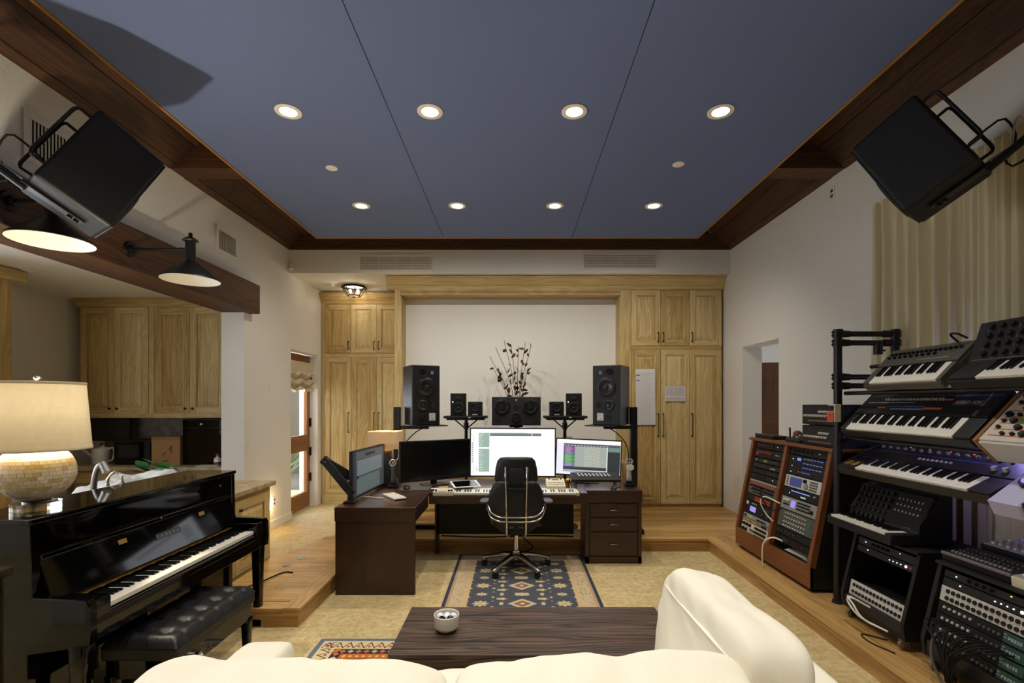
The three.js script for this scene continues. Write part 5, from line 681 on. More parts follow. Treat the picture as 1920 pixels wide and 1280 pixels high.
rug('blue_rug', 'slate blue oriental rug with cream border under the chair', -0.572, 0.703, 3.4, 5.16, 0.0005, (c, w, h) => {
  c.fillStyle = '#2f3342'; c.fillRect(0, 0, w, h); c.fillStyle = '#a8926c'; c.fillRect(18, 18, w - 36, h - 36); c.fillStyle = '#b08e6c'; c.fillRect(26, 26, w - 52, h - 52); c.fillStyle = '#c0ab86'; c.fillRect(34, 34, w - 68, h - 68); c.fillStyle = '#c4a578'; c.fillRect(104, 104, w - 208, h - 208);
  for (let i = 0; i < 900; i++) { const side = i % 4, q = r2(), e = 40 + r2() * 58, x = side === 0 ? e : side === 1 ? w - e : 36 + q * (w - 72), y = side < 2 ? 36 + q * (h - 72) : side === 2 ? e : h - e; c.fillStyle = ['#8d6a55', '#7d5a4a', '#a4835f', '#6d6570'][i % 4]; c.fillRect(x, y, 3 + r2() * 6, 2 + r2() * 5); }
  c.fillStyle = '#44474f'; c.fillRect(124, 124, w - 248, h - 248); for (let i = 0; i < 2600; i++) { c.fillStyle = i % 2 ? 'rgba(40,46,66,.35)' : 'rgba(120,128,150,.25)'; c.fillRect(124 + r2() * (w - 250), 124 + r2() * (h - 250), 2 + r2() * 6, 2 + r2() * 3); }
  const cx = w / 2, cols = [cx - 210, cx, cx + 210]; const cream = '#c2ae84';
  for (let k = 0; k < 7; k++) { const y = 190 + k * (h - 380) / 6; cols.forEach((x, i) => { if (i === 1 && k % 2 === 1) { c.fillStyle = cream; c.beginPath(); c.moveTo(x, y - 62); c.lineTo(x + 74, y); c.lineTo(x, y + 62); c.lineTo(x - 74, y); c.fill(); c.fillStyle = '#7d5547'; c.beginPath(); c.moveTo(x, y - 36); c.lineTo(x + 44, y); c.lineTo(x, y + 36); c.lineTo(x - 44, y); c.fill(); star(c, x, y, 18, 4, cream); } else if (i === 1) { c.fillStyle = k % 4 ? cream : '#b79a80'; c.fillRect(x - 36, y - 20, 72, 40); star(c, x, y, 46, 8, cream, 24); } else { star(c, x, y, k % 2 ? 46 : 34, 8, cream, k % 2 ? 40 : 26); star(c, x, y, 16, 6, '#b9a06c'); } });
    for (const x of [cx - 105, cx + 105]) { star(c, x, y + (h - 380) / 12, 36, 5, cream, 18); star(c, x, y, 14, 6, cream, 26); } for (const x of [cx - 275, cx + 275, cx - 150, cx + 150]) { star(c, x, y + 40, 12, 4, cream); star(c, x, y - 30, 8, 4, '#a58f78'); } }
}, 800, 1104);
rug('red_rug', 'red and navy oriental rug beneath the coffee table', -1.3, 0.95, 1.75, 3.315, 0.0005, (c, w, h) => {
  const ring = (i, col) => { c.fillStyle = col; c.fillRect(i, i, w - 2 * i, h - 2 * i); }; ring(0, '#5e6a78'); ring(22, '#d0bd94'); ring(92, '#2a2430'); ring(132, '#b5622c'); ring(172, '#7a2f20'); ring(190, '#d8c79c');
  c.strokeStyle = '#5a3324'; c.lineWidth = 5; for (let x = 30; x < w; x += 46) for (const y of [36, h - 82]) { c.beginPath(); c.moveTo(x, y + 46); c.lineTo(x + 22, y); c.lineTo(x + 46, y + 46); c.stroke(); star(c, x + 22, y + 34, 9, 4, '#8a3a26'); } for (let y = 30; y < h; y += 46) for (const x of [36, w - 82]) { c.beginPath(); c.moveTo(x + 46, y); c.lineTo(x, y + 22); c.lineTo(x + 46, y + 46); c.stroke(); star(c, x + 34, y + 22, 9, 4, '#8a3a26'); }
  for (let x = 100; x < w - 100; x += 34) for (const y of [112, h - 112]) star(c, x, y, 15, 4, x % 3 ? '#c0702c' : '#c8b07c'); for (let y = 100; y < h - 100; y += 34) for (const x of [112, w - 112]) star(c, x, y, 15, 4, y % 3 ? '#c0702c' : '#c8b07c'); for (let x = 150; x < w - 150; x += 28) for (const y of [152, h - 152]) star(c, x, y, 10, 4, '#e0b060'); for (let y = 150; y < h - 150; y += 28) for (const x of [152, w - 152]) star(c, x, y, 10, 4, '#e0b060');
  for (let i = 0; i < 12; i++) { const x = 280 + (i % 6) * (w - 560) / 5, y = 290 + Math.floor(i / 6) * (h - 580); star(c, x, y, 70, 9, '#8a3a24', 50); star(c, x, y, 34, 6, '#c8742c', 26); } c.lineWidth = 7; c.strokeStyle = '#8a3a24'; for (let i = 0; i < 26; i++) { c.beginPath(); c.arc(230 + r2() * (w - 460), 230 + r2() * (h - 460), 18, 0, 4.4); c.stroke(); }
}, 1500, 1044);

// ---------- outboard racks and keyboards along the curtain ----------
const FACE = -Math.PI / 2;                                      // turned to face the room: local +x comes towards the sofa
function faced(name, label, cat, X, Y, D, tilt = 0, group) { const t = thing(name, label, cat, [X, Y, -D], FACE, group); t.rotation.order = 'YXZ'; t.rotation.x = tilt; return t; }
const knobG = C(0.009, 0.01, 0.014, 0, 0.007, 0, { s: 10 }), bigKnobG = [C(0.014, 0.016, 0.018, 0, 0.009, 0, { s: 12 })][0], capG = B(0.012, 0.008, 0.012, 0, 0.004, 0), ledG = B(0.006, 0.003, 0.006, 0, 0.0015, 0), jackG = C(0.008, 0.008, 0.004, 0, 0.002, 0, { s: 10 });
const red = std({ color: 0xb3402c, roughness: 0.5 }), orange = std({ color: 0xc8641e, roughness: 0.5 }), blueP = std({ color: 0x36428c, roughness: 0.5 }), green = std({ color: 0x2f6a5c, roughness: 0.5 }), cream = std({ color: 0xd8cfb4, roughness: 0.5 }), olive = std({ color: 0x4b483e, roughness: 0.5 }), violetPlastic = std({ color: 0xb9b6d2, roughness: 0.4 });
const ledW = glow(1, 1, 1, 2.2), ledY = glow(0.9, 0.9, 0.1, 1.5), ledR = glow(1, 0.12, 0.06, 1.6), ledB = glow(0.25, 0.35, 1, 1.1), lcdV = glow(0.42, 0.33, 1, 1.05), lcdG = glow(0.12, 0.2, 0.02, 0.8), lcdB = glow(0.1, 0.12, 0.4, 0.5);
// cherry two-bay rack
const RK = { X: 2.28, D: 4.41, a: -0.189 };
{ const t = faced('equipment_rack', 'cherry wood two-bay equipment rack with sloping front', 'rack', RK.X, STEP, RK.D), pr = [[0, 0.03], [0, 0.2], [0.17, 1.09], [0.53, 1.09], [0.53, 0.03]];
  for (const [x, mat] of [[-0.615, m.black], [0.635, m.black]]) M('side_panel', EX(pr.map(([z, y]) => [-z, y]), 0.02, { rot: [0, -Math.PI / 2, 0], x }), mat, t);
  M('back_panel', BB(-0.63, 0.63, 0.03, 1.09, -0.53, -0.52), m.black, t); M('inner_bottom', BB(-0.61, 0.61, 0.18, 0.2, -0.51, -0.02), m.black, t);
  M('kick_board', BB(-0.635, 0.635, 0.03, 0.2, -0.025, 0.004, { r: 0.003 }), m.cherry, t); M('plinth', BB(-0.6, 0.6, 0.002, 0.03, -0.5, -0.03), m.dark, t);
  for (const x of [-0.613, 0, 0.613]) { const p = M('front_post', B(0.045, 0.91, 0.05, 0, 0.453, -0.02, { r: 0.004 }), m.cherry, t, [x, 0.195, 0.002]); p.rotation.x = RK.a; }
  M('top', BB(-0.66, 0.66, 1.085, 1.112, -0.55, -0.15, { r: 0.004 }), m.cherry, t);
}
// place a unit in the sloping front: bay centre x, height along the slope s (top of unit), unit height h
function unit(label, bay, s, h, mat, fill, cat = 'rack unit', name = 'rack_unit', rk = RK, w = 0.5) {
  const c = Math.cos(rk.a), sn = Math.sin(rk.a), y = 0.2 + (s - h) * c, z = (s - h) * sn;
  const t = faced(name, label, cat, rk.X - z - 0.004 + 0.02, (rk.Y ?? STEP) + y + (rk.y0 ?? 0), rk.D - bay, rk.a);
  M('face', B(w, h - 0.003, 0.012, 0, h / 2, -0.006, { r: 0.002 }), mat, t); M('chassis', B(w - 0.04, h - 0.012, 0.22, 0, h / 2, -0.123), m.dark, t);
  const on = (g, mt, x, yy, nm = 'knob') => { const o = M(nm, g, mt, t, [x, yy * h, 0.0], [Math.PI / 2, 0, 0]); return o; };
  fill?.(on, t, h, w); return t;
}
const rowOf = (on, g, mt, n, x0, x1, y, nm) => { for (let i = 0; i < n; i++) on(g, mt, x0 + (x1 - x0) * (n > 1 ? i / (n - 1) : 0), y, nm); };
const lcd = (t, x, y, w, h, mt) => M('display', B(w, h, 0.004, x, y, 0.001), mt, t);
const A = -0.305, Bb = 0.305;
unit('black preamp with a yellow lamp, topmost in the first rack bay', A, 0.9, 0.07, m.black, (on) => { on(ledG, ledY, 0.14, 0.5, 'lamp'); rowOf(on, knobG, m.midGrey, 5, -0.2, 0.05, 0.5); });
unit('black unit with reddish knobs under the yellow-lamp preamp', A, 0.825, 0.085, m.black, (on) => { rowOf(on, knobG, red, 6, -0.18, 0.05, 0.62); on(capG, m.lightGrey, 0.15, 0.55, 'button'); on(capG, m.lightGrey, 0.19, 0.55, 'button'); on(jackG, m.lightGrey, -0.21, 0.4, 'jack'); });
unit('dark grey effects unit with a faint green display', A, 0.735, 0.045, m.satin, (on, t, h) => { lcd(t, -0.03, h / 2, 0.07, 0.02, lcdG); rowOf(on, capG, m.midGrey, 6, 0.06, 0.2, 0.5, 'button'); on(jackG, m.lightGrey, -0.2, 0.5, 'jack'); });
unit('dark grey effects unit with white buttons', A, 0.685, 0.05, m.satin, (on) => { rowOf(on, capG, m.lightGrey, 3, 0.1, 0.16, 0.4, 'button'); rowOf(on, capG, m.midGrey, 6, -0.18, 0, 0.5, 'button'); });
unit('plain black unit below the white-button effects unit', A, 0.63, 0.05, m.black, (on) => { rowOf(on, capG, m.midGrey, 3, 0.1, 0.18, 0.5, 'button'); });
unit('plain dark unit above the grey and red synthesizer', A, 0.575, 0.05, m.satin, (on) => { on(ledG, ledW, 0.16, 0.5, 'lamp'); rowOf(on, capG, m.dark, 5, -0.16, 0.02, 0.5, 'button'); });
unit('grey and red synthesizer module with rows of knobs', A, 0.52, 0.15, m.midGrey, (on, t, h) => { M('red_stripe', B(0.48, 0.014, 0.002, 0, h * 0.72, 0.001), red, t); M('pale_stripe', B(0.48, 0.016, 0.002, 0, h * 0.9, 0.001), m.grey, t); rowOf(on, knobG, m.black, 12, -0.2, 0.21, 0.56); rowOf(on, knobG, m.black, 12, -0.17, 0.21, 0.36); rowOf(on, capG, m.dark, 10, -0.14, 0.2, 0.16, 'button'); on(ledG, ledR, -0.205, 0.4, 'lamp'); }, 'synthesizer', 'synthesizer_module');
unit('dark unit with a row of square red pads', A, 0.365, 0.06, m.dark, (on) => { const g = B(0.028, 0.006, 0.018, 0, 0.003, 0); for (const y of [0.3, 0.7]) for (let i = 0; i < 8; i++) on(g, red, -0.07 + i * 0.036, y, 'pad'); });
unit('black sampler with a glowing violet screen', A, 0.3, 0.125, m.black, (on, t, h) => { lcd(t, -0.09, h * 0.42, 0.11, 0.05, lcdV); M('disk_slot', B(0.04, 0.035, 0.004, -0.21, h * 0.8, 0.001), m.lightGrey, t); lcd(t, -0.08, h * 0.85, 0.1, 0.014, lcdG); rowOf(on, capG, m.midGrey, 4, 0.1, 0.2, 0.7, 'button'); rowOf(on, knobG, m.midGrey, 2, 0.1, 0.2, 0.3); }, 'sampler', 'rack_sampler');
unit('grey sound module with a green display', A, 0.172, 0.045, m.grey, (on, t, h) => { lcd(t, -0.12, h / 2, 0.09, 0.024, glow(0.3, 0.5, 0.05, 0.6)); rowOf(on, capG, m.black, 8, 0.03, 0.18, 0.45, 'button'); on(knobG, m.black, -0.2, 0.5); });
unit('narrow grey unit with orange buttons', A, 0.125, 0.03, m.grey, (on) => { rowOf(on, capG, orange, 4, -0.12, -0.06, 0.5, 'button'); rowOf(on, capG, orange, 4, 0.03, 0.09, 0.5, 'button'); rowOf(on, knobG, m.black, 3, 0.14, 0.2, 0.5); });
unit('white synthesizer module with black knobs, lowest in its bay', A, 0.093, 0.125, cream, (on) => { for (const y of [0.8, 0.5, 0.2]) rowOf(on, B(0.024, 0.012, 0.02, 0, 0.006, 0), m.black, 6, 0.03, 0.21, y, 'slider'); rowOf(on, bigKnobG, m.black, 3, -0.2, -0.08, 0.8); rowOf(on, bigKnobG, m.black, 2, -0.2, -0.14, 0.4); rowOf(on, knobG, m.midGrey, 3, -0.06, -0.01, 0.5); }, 'synthesizer', 'synthesizer_module');
unit('black unit with a small yellow lamp, topmost in the second rack bay', Bb, 0.9, 0.07, m.black, (on) => { on(ledG, ledY, 0.16, 0.5, 'lamp'); rowOf(on, knobG, m.dark, 5, -0.18, 0.06, 0.5); });
unit('black unit with rows of blue legends and white lamps', Bb, 0.825, 0.17, m.black, (on, t, h) => { lcd(t, -0.1, h * 0.82, 0.05, 0.022, ledB); for (const y of [0.88, 0.66, 0.44]) for (let i = 0; i < 6; i++) M('legend', B(0.03, 0.004, 0.002, -0.02 + i * 0.045, h * y, 0.001), ledB, t); lcd(t, 0.02, h * 0.2, 0.13, 0.014, lcdB); for (const y of [0.8, 0.45, 0.15]) on(ledG, ledW, -0.19, y, 'lamp'); on(ledG, ledR, -0.08, 0.2, 'lamp'); }, 'processor', 'rack_processor');
unit('pale sampler with a large dark screen and dial', Bb, 0.65, 0.105, m.lightGrey, (on, t, h) => { lcd(t, -0.09, h / 2, 0.17, 0.075, lcdB); on(bigKnobG, m.black, 0.045, 0.75); on(C(0.024, 0.026, 0.014, 0, 0.007, 0), m.grey, 0.065, 0.36); for (const y of [0.8, 0.6, 0.4, 0.2]) { rowOf(on, capG, m.midGrey, 4, 0.12, 0.2, y, 'button'); on(capG, m.midGrey, -0.21, y, 'button'); } }, 'sampler', 'rack_sampler');
unit('thin black unit with a blue name line', Bb, 0.54, 0.075, m.black, (on, t, h) => { M('legend', B(0.26, 0.008, 0.002, 0.0, h * 0.72, 0.001), ledB, t); M('name', B(0.07, 0.012, 0.002, 0.05, h * 0.3, 0.001), glow(0.5, 0.75, 0.8, 0.8), t); on(capG, m.lightGrey, 0.2, 0.75, 'button'); on(ledG, ledW, -0.15, 0.4, 'lamp'); });
unit('grey groove box with a violet screen and button rows', Bb, 0.46, 0.11, m.grey, (on, t, h) => { lcd(t, -0.07, h * 0.55, 0.06, 0.06, lcdV); for (const y of [0.78, 0.55, 0.3]) rowOf(on, capG, m.dark, 9, 0.0, 0.16, y, 'button'); rowOf(on, knobG, m.cream || cream, 4, -0.2, -0.13, 0.75); rowOf(on, capG, m.dark, 4, -0.2, -0.13, 0.4, 'button'); on(bigKnobG, m.black, 0.2, 0.4); }, 'groove box', 'groove_box');
unit('patch panel crowded with white sockets', Bb, 0.345, 0.15, m.midGrey, (on) => { for (const y of [0.85, 0.6, 0.35, 0.12]) { rowOf(on, B(0.014, 0.006, 0.008, 0, 0.003, 0), m.white, 9, -0.15, 0.14, y, 'socket'); on(B(0.03, 0.004, 0.02, 0, 0.002, 0), green, 0.21, y, 'tag'); } }, 'patch panel', 'patchbay_unit');
unit('dim black unit under the crowded patch panel', Bb, 0.19, 0.06, m.satin, (on) => { rowOf(on, capG, m.midGrey, 5, -0.2, 0.02, 0.5, 'button'); });
unit('dim black tuner with a brownish display', Bb, 0.125, 0.06, m.black, (on, t, h) => { lcd(t, -0.08, h / 2, 0.1, 0.025, std({ color: 0x2e2414, roughness: 0.4 })); rowOf(on, capG, std({ color: 0x3c1f18 }), 8, 0.04, 0.2, 0.5, 'button'); });
const cord = (name, label, pts, r, mat, o) => tag(M(numbered(name), TU(pts, r, o), mat), label, 'cable');
cord('white_cable', 'white cable curling out of the cherry rack bottom', [[2.33, 0.4, -4.2], [2.27, 0.42, -4.3], [2.22, 0.36, -4.36], [2.21, 0.25, -4.37], [2.22, STEP + 0.008, -4.38]], 0.007, m.white); cord('black_cable', 'black patch cable dangling over the cherry rack', [[2.3, 0.8, -4.55], [2.24, 0.83, -4.47], [2.22, 0.75, -4.4], [2.26, 0.66, -4.33], [2.31, 0.68, -4.25]], 0.006, m.rubber); cord('white_cable', 'white patch cable looping before the grey groove box', [[2.33, 0.72, -4.3], [2.25, 0.76, -4.4], [2.23, 0.7, -4.44], [2.27, 0.6, -4.42], [2.3, 0.55, -4.36]], 0.006, m.white);
{ const t = faced('paper_stack', 'stack of white papers in the bottom of the cherry rack', 'papers', 2.31, STEP + 0.201, 4.06); for (let i = 0; i < 5; i++) M('sheet', B(0.3 - i * 0.01, 0.004, 0.2, 0.01 * (i % 2), 0.003 + i * 0.005, -0.13 + 0.01 * (i % 3), { rot: [0, 0.06 * (i % 3 - 1), 0] }), i % 2 ? m.lightGrey : m.white, t); }
{ const RT = STEP + 1.113; // on the rack top
  for (const [y, label] of [[0, 'lower of two black effects boxes on the cherry rack'], [0.172, 'upper of two black effects boxes on the cherry rack']]) { const t = faced('effects_box', label, 'effects box', 2.47, RT + y, 3.985); M('case', B(0.45, 0.165, 0.34, 0, 0.083, -0.17, { r: 0.008 }), m.black, t); M('face', B(0.42, 0.13, 0.006, 0, 0.085, 0.001), m.satin, t); for (let i = 0; i < 9; i++) M('knob', knobG, m.lightGrey, t, [-0.17 + i * 0.035, 0.075, 0.004], [Math.PI / 2, 0, 0]); for (let i = 0; i < 4; i++) M('knob', knobG, m.lightGrey, t, [0.03 + i * 0.035, 0.108, 0.004], [Math.PI / 2, 0, 0]); M('label_strip', B(0.3, 0.012, 0.002, 0.02, 0.034, 0.005), std({ color: 0x6a5648, roughness: 0.6 }), t); M('foot', [-0.18, 0.18].map((x) => C(0.012, 0.012, 0.006, x, -0.002, -0.05)), m.rubber, t); }
  const c = faced('mini_controller', 'small black controller with little keys on the cherry rack', 'controller', 2.46, RT, 4.86); M('case', B(0.34, 0.03, 0.16, 0, 0.017, -0.09, { r: 0.004 }), m.black, c); for (let i = 0; i < 12; i++) M('key', B(0.02, 0.008, 0.04, -0.14 + i * 0.025, 0.036, -0.06), m.midGrey, c); M('stick', [bar([-0.17, 0.02, -0.06], [-0.25, 0.03, -0.06], 0.01)], m.black, c);
  const j1 = faced('glass_jar', 'clear glass jar on the cherry rack', 'jar', 2.6, RT, 4.62); M('jar', L([[0, 0], [0.03, 0], [0.032, 0.01], [0.032, 0.09], [0.03, 0.09], [0.029, 0.01]], 0, 0, 0), m.glass, j1); M('stick', bar([0, 0.01, 0], [0.01, 0.12, 0.01], 0.008), m.bronze, j1);
  const j2 = faced('brown_jar', 'small round brown jar on the cherry rack', 'jar', 2.6, RT, 4.5); M('jar', [L([[0, 0], [0.03, 0], [0.042, 0.04], [0.036, 0.08], [0.02, 0.095], [0, 0.1]], 0, 0, 0)], m.brownDoor, j2);
  const k = faced('desktop_synth', 'small black desktop synthesizer with bright knobs on the cherry rack', 'synthesizer', 2.47, RT, 4.38, 0); M('case', [EX([[-0.09, 0], [0.09, 0], [0.09, 0.07], [-0.09, 0.02]], 0.22, { rot: [0, Math.PI / 2, 0], x: -0.11, z: -0.1 })], m.black, k); for (let i = 0; i < 10; i++) M('knob', knobG, i % 3 ? m.midGrey : m.lightGrey, k, [-0.08 + (i % 5) * 0.04, 0.035 + (i < 5 ? 0.015 : 0), -0.08 - (i < 5 ? 0.05 : 0)], [0.28, 0, 0]); }
// tubular keyboard stand
{ const t = thing('keyboard_stand', 'black tubular multi-tier keyboard stand', 'keyboard stand', [2.6, STEP, -2.9]), far = -0.7, near = 1.32, xs = [-0.225, 0.195];
  for (const z of [far, near]) for (const x of xs) { M('post', [bar([x, 0.0, z], [x, 1.995, z], 0.028, 16), C(0.031, 0.031, 0.012, x, 1.998, z)], m.blackMetal, t); M('foot', C(0.034, 0.04, 0.02, x, 0.011, z), m.rubber, t); }
  for (const z of [far, near]) for (const y of [1.97, 1.905, 1.655, 1.59]) { M('crossbar', bar([xs[0], y, z], [xs[1], y, z], 0.02, 14), m.blackMetal, t); for (const x of xs) { const s = x < 0 ? 1 : -1; M('clamp', [C(0.036, 0.036, 0.05, x, y, z), C(0.028, 0.024, 0.06, x + s * 0.055, y, z, { rot: [0, 0, Math.PI / 2] }), bar([x - s * 0.045, y + 0.012, z], [x - s * 0.028, y + 0.012, z], 0.006), bar([x - s * 0.045, y - 0.012, z], [x - s * 0.028, y - 0.012, z], 0.006)], m.blackMetal, t); } }
  M('hanging_clamp', [C(0.03, 0.03, 0.1, 0.07, 1.87, far), bar([0.1, 1.85, far], [0.12, 1.85, far], 0.008)], m.blackMetal, t);
  for (const [y, x0, x1] of [[1.535, -0.17, 0.02], [1.21, -0.17, 0.05], [0.965, -0.2, 0.1]]) for (const x of [x0, x1]) M('rail', bar([x, y + (x - x0) * (y < 1.0 ? 0.5 : 1.02), far], [x, y + (x - x0) * (y < 1.0 ? 0.5 : 1.02), near], 0.014, 10), m.blackMetal, t);
  for (const z of [far, near]) for (const [y, s] of [[1.19, 1.02], [0.94, 0.5]]) M('tier_arm', [bar([0.2, y + 0.38 * s, z], [-0.2, y - 0.02, z], 0.018), C(0.04, 0.04, 0.06, 0.22, y + 0.36 * s, z)], m.blackMetal, t);
}
function synth(name, label, X, Y, D, tilt, len, dep, th, mat, o) {
  const t = faced(name, label, 'synthesizer', X, Y, D, tilt); t.position.z = -D; // local x from 0 (far end) to len
  M('case', [BB(0, len, 0, th, -dep, 0, { r: 0.006 })], mat, t);
  const kl = 0.14, x0 = o.k0, n = o.n; keyRow(t, n, n * o.kw, kl, 0.016, 0.085, [x0, th + 0.016, 0.002]); M('key_slip', BB(0, len, 0, th + 0.002, 0.0, 0.012, { r: 0.004 }), mat, t);
  M('cheek', [BB(0, x0 - 0.004, th - 0.01, th + 0.016, -kl, 0.002, { r: 0.004 }), BB(x0 + n * o.kw + 0.004, len, th - 0.01, th + 0.016, -kl, 0.002, { r: 0.004 })], o.cheek || mat, t);
  const pd = dep - kl - 0.008; const panel = M('control_panel', BB(0.002, len - 0.002, 0, 0.022, -pd, 0, { r: 0.003 }), o.pmat || mat, t, [0, th - 0.002, -kl - 0.006], [o.pt || 0, 0, 0]);
  o.fill?.(panel, pd, t); return t;
}
const pk = (p, g, mt, n, x0, x1, z, nm = 'knob') => { for (let i = 0; i < n; i++) M(nm, g, mt, p, [x0 + (x1 - x0) * (n > 1 ? i / (n - 1) : 0), 0.022, -z]); };
const strip = (p, x0, x1, z0, z1, mt, nm = 'stripe') => M(nm, BB(x0, x1, 0.0215, 0.0228, -z1, -z0), mt, p);
synth('analog_synthesizer', 'black analog synthesizer with blue and orange panel markings', 2.385, 1.375, 3.52, 0.8, 1.0, 0.34, 0.05, m.satin, { k0: 0.06, n: 36, kw: 0.0232, fill: (p, pd) => {
  strip(p, 0.03, 0.97, pd - 0.03, pd - 0.026, m.midGrey); strip(p, 0.05, 0.45, 0.1, 0.104, m.lightGrey); strip(p, 0.25, 0.4, 0.06, 0.075, blueP); strip(p, 0.4, 0.55, 0.06, 0.075, blueP); strip(p, 0.18, 0.25, 0.05, 0.062, orange); strip(p, 0.55, 0.68, 0.045, 0.06, orange); strip(p, 0.3, 0.55, 0.04, 0.05, m.grey); strip(p, 0.7, 0.97, 0.15, 0.165, blueP); strip(p, 0.62, 0.7, 0.12, 0.13, orange);
  pk(p, B(0.005, 0.012, 0.014, 0, 0.006, 0), m.lightGrey, 20, 0.2, 0.64, 0.125, 'slider');
  M('model_name', [put(flat(new THREE.PlaneGeometry(0.24, 0.05)), 0.83, 0.0232, -0.1, [-Math.PI / 2, 0, 0])], std({ roughness: 0.5, map: canvasTex(480, 100, (c, w, h) => { c.fillStyle = '#17171a'; c.fillRect(0, 0, w, h); c.fillStyle = '#9a9aa0'; c.font = 'italic bold 72px sans-serif'; c.fillText('JUNO-106', 30, 70); c.fillStyle = '#7a5a3a'; c.fillRect(30, 84, 420, 6); }) }), p); } });
synth('compact_synthesizer', 'olive grey compact synthesizer with short keyboard on the top tier', 2.385, 1.69, 3.3, 0.8, 0.6, 0.3, 0.045, olive, { k0: 0.06, n: 22, kw: 0.0232, fill: (p, pd) => { pk(p, knobG, m.dark, 16, 0.05, 0.55, 0.1); pk(p, knobG, m.dark, 9, 0.05, 0.4, 0.07); strip(p, 0.3, 0.52, 0.03, 0.036, m.grey); M('plug', TU([[0.5, 0.03, -pd + 0.01], [0.5, 0.09, -pd + 0.01], [0.54, 0.09, -pd + 0.01], [0.56, 0.04, -pd + 0.0]], 0.006), m.rubber, p); } });
synth('panel_synthesizer', 'black synthesizer with a tall dark knob panel on the top tier', 2.385, 1.68, 2.66, 0.62, 0.86, 0.38, 0.05, m.black, { k0: 0.16, n: 26, kw: 0.0232, pt: 0.62, fill: (p, pd) => { for (const z of [0.05, 0.1, 0.15, 0.2]) pk(p, bigKnobG, m.dark, 14, 0.08, 0.8, z); strip(p, 0.02, 0.84, 0.015, 0.02, m.midGrey); for (let i = 0; i < 5; i++) strip(p, 0.06 + i * 0.16, 0.064 + i * 0.16, 0.03, 0.22, m.midGrey, 'divider'); } });
synth('grand_synthesizer', 'wide dark blue synthesizer with full keyboard on the lower tier', 2.375, 1.095, 3.56, 0.46, 1.14, 0.42, 0.05, std({ color: 0x12121a, roughness: 0.45 }), { k0: 0.18, n: 36, kw: 0.0232, fill: (p, pd, t) => { for (const [z, n] of [[0.2, 18], [0.15, 16]]) pk(p, knobG, m.grey, n, 0.1, 1.06, z); pk(p, capG, m.lightGrey, 8, 0.5, 0.72, 0.06, 'button'); strip(p, 0.06, 0.5, 0.1, 0.108, blueP); strip(p, 0.55, 1.0, 0.1, 0.108, blueP); strip(p, 0.88, 1.1, 0.21, 0.235, std({ color: 0x5a6a72 })); pk(p, ledG, ledR, 4, 0.3, 0.75, 0.18, 'lamp'); pk(p, bigKnobG, m.lightGrey, 2, 0.98, 1.04, 0.06); M('wheel', [B(0.05, 0.02, 0.05, 0.06, 0.066, -0.05, { r: 0.01 }), B(0.05, 0.02, 0.05, 0.12, 0.066, -0.05, { r: 0.01 })], m.brass, t); } });
{ const t = faced('white_synthesizer', 'white and orange knob synthesizer with wooden cheeks', 'synthesizer', 2.385, 1.375, 2.5, 0.8), L2 = 0.62; M('case', BB(0.02, L2, 0, 0.06, -0.36, 0, { r: 0.006 }), std({ color: 0xc9c3b6, roughness: 0.45 }), t); M('front_skirt', BB(0.02, L2, -0.09, 0.05, -0.01, 0.012, { r: 0.005 }), m.lightGrey, t); M('wooden_cheek', [BB(0, 0.022, -0.09, 0.066, -0.37, 0.014, { r: 0.004 })], m.doorWood, t);
  for (let r = 0; r < 8; r++) { const z = -0.03 - r * 0.042; M('orange_band', BB(0.05, L2 - 0.02, 0.06, 0.0615, z - 0.006, z), orange, t); for (let i = 0; i < 11; i++) if ((i * 7 + r * 5) % 4) M('knob', (i + r) % 3 ? knobG : bigKnobG, m.black, t, [0.07 + i * 0.048, 0.06, z - 0.014]); } M('display', BB(0.12, 0.24, 0.06, 0.063, -0.148, -0.118), glow(0.05, 0.1, 0.02, 0.6), t); M('lamp', ledG, ledR, t, [0.36, 0.061, -0.05]); }
{ const t = faced('violet_synthesizer', 'pale violet wedge synthesizer at the end of the lower tier', 'synthesizer', 2.36, 1.095, 2.41, 0.46); M('cheek', EX([[0.02, -0.02], [0.02, 0.04], [-0.32, 0.1], [-0.34, 0.02], [-0.3, -0.02]], 0.14, { b: 0.008, rot: [0, -Math.PI / 2, 0], x: 0.15 }), violetPlastic, t); M('case', BB(0.15, 0.62, 0.0, 0.05, -0.33, 0.01, { r: 0.006 }), m.black, t); keyRow(t, 15, 0.36, 0.14, 0.016, 0.085, [0.2, 0.068, 0.0]); M('wheel', C(0.034, 0.034, 0.02, 0.09, 0.085, -0.12, { rot: [0.18, 0, 0] }), m.black, t); M('wheel_glow', C(0.022, 0.022, 0.006, 0.09, 0.098, -0.12, { rot: [0.18, 0, 0] }), lcdV, t); }
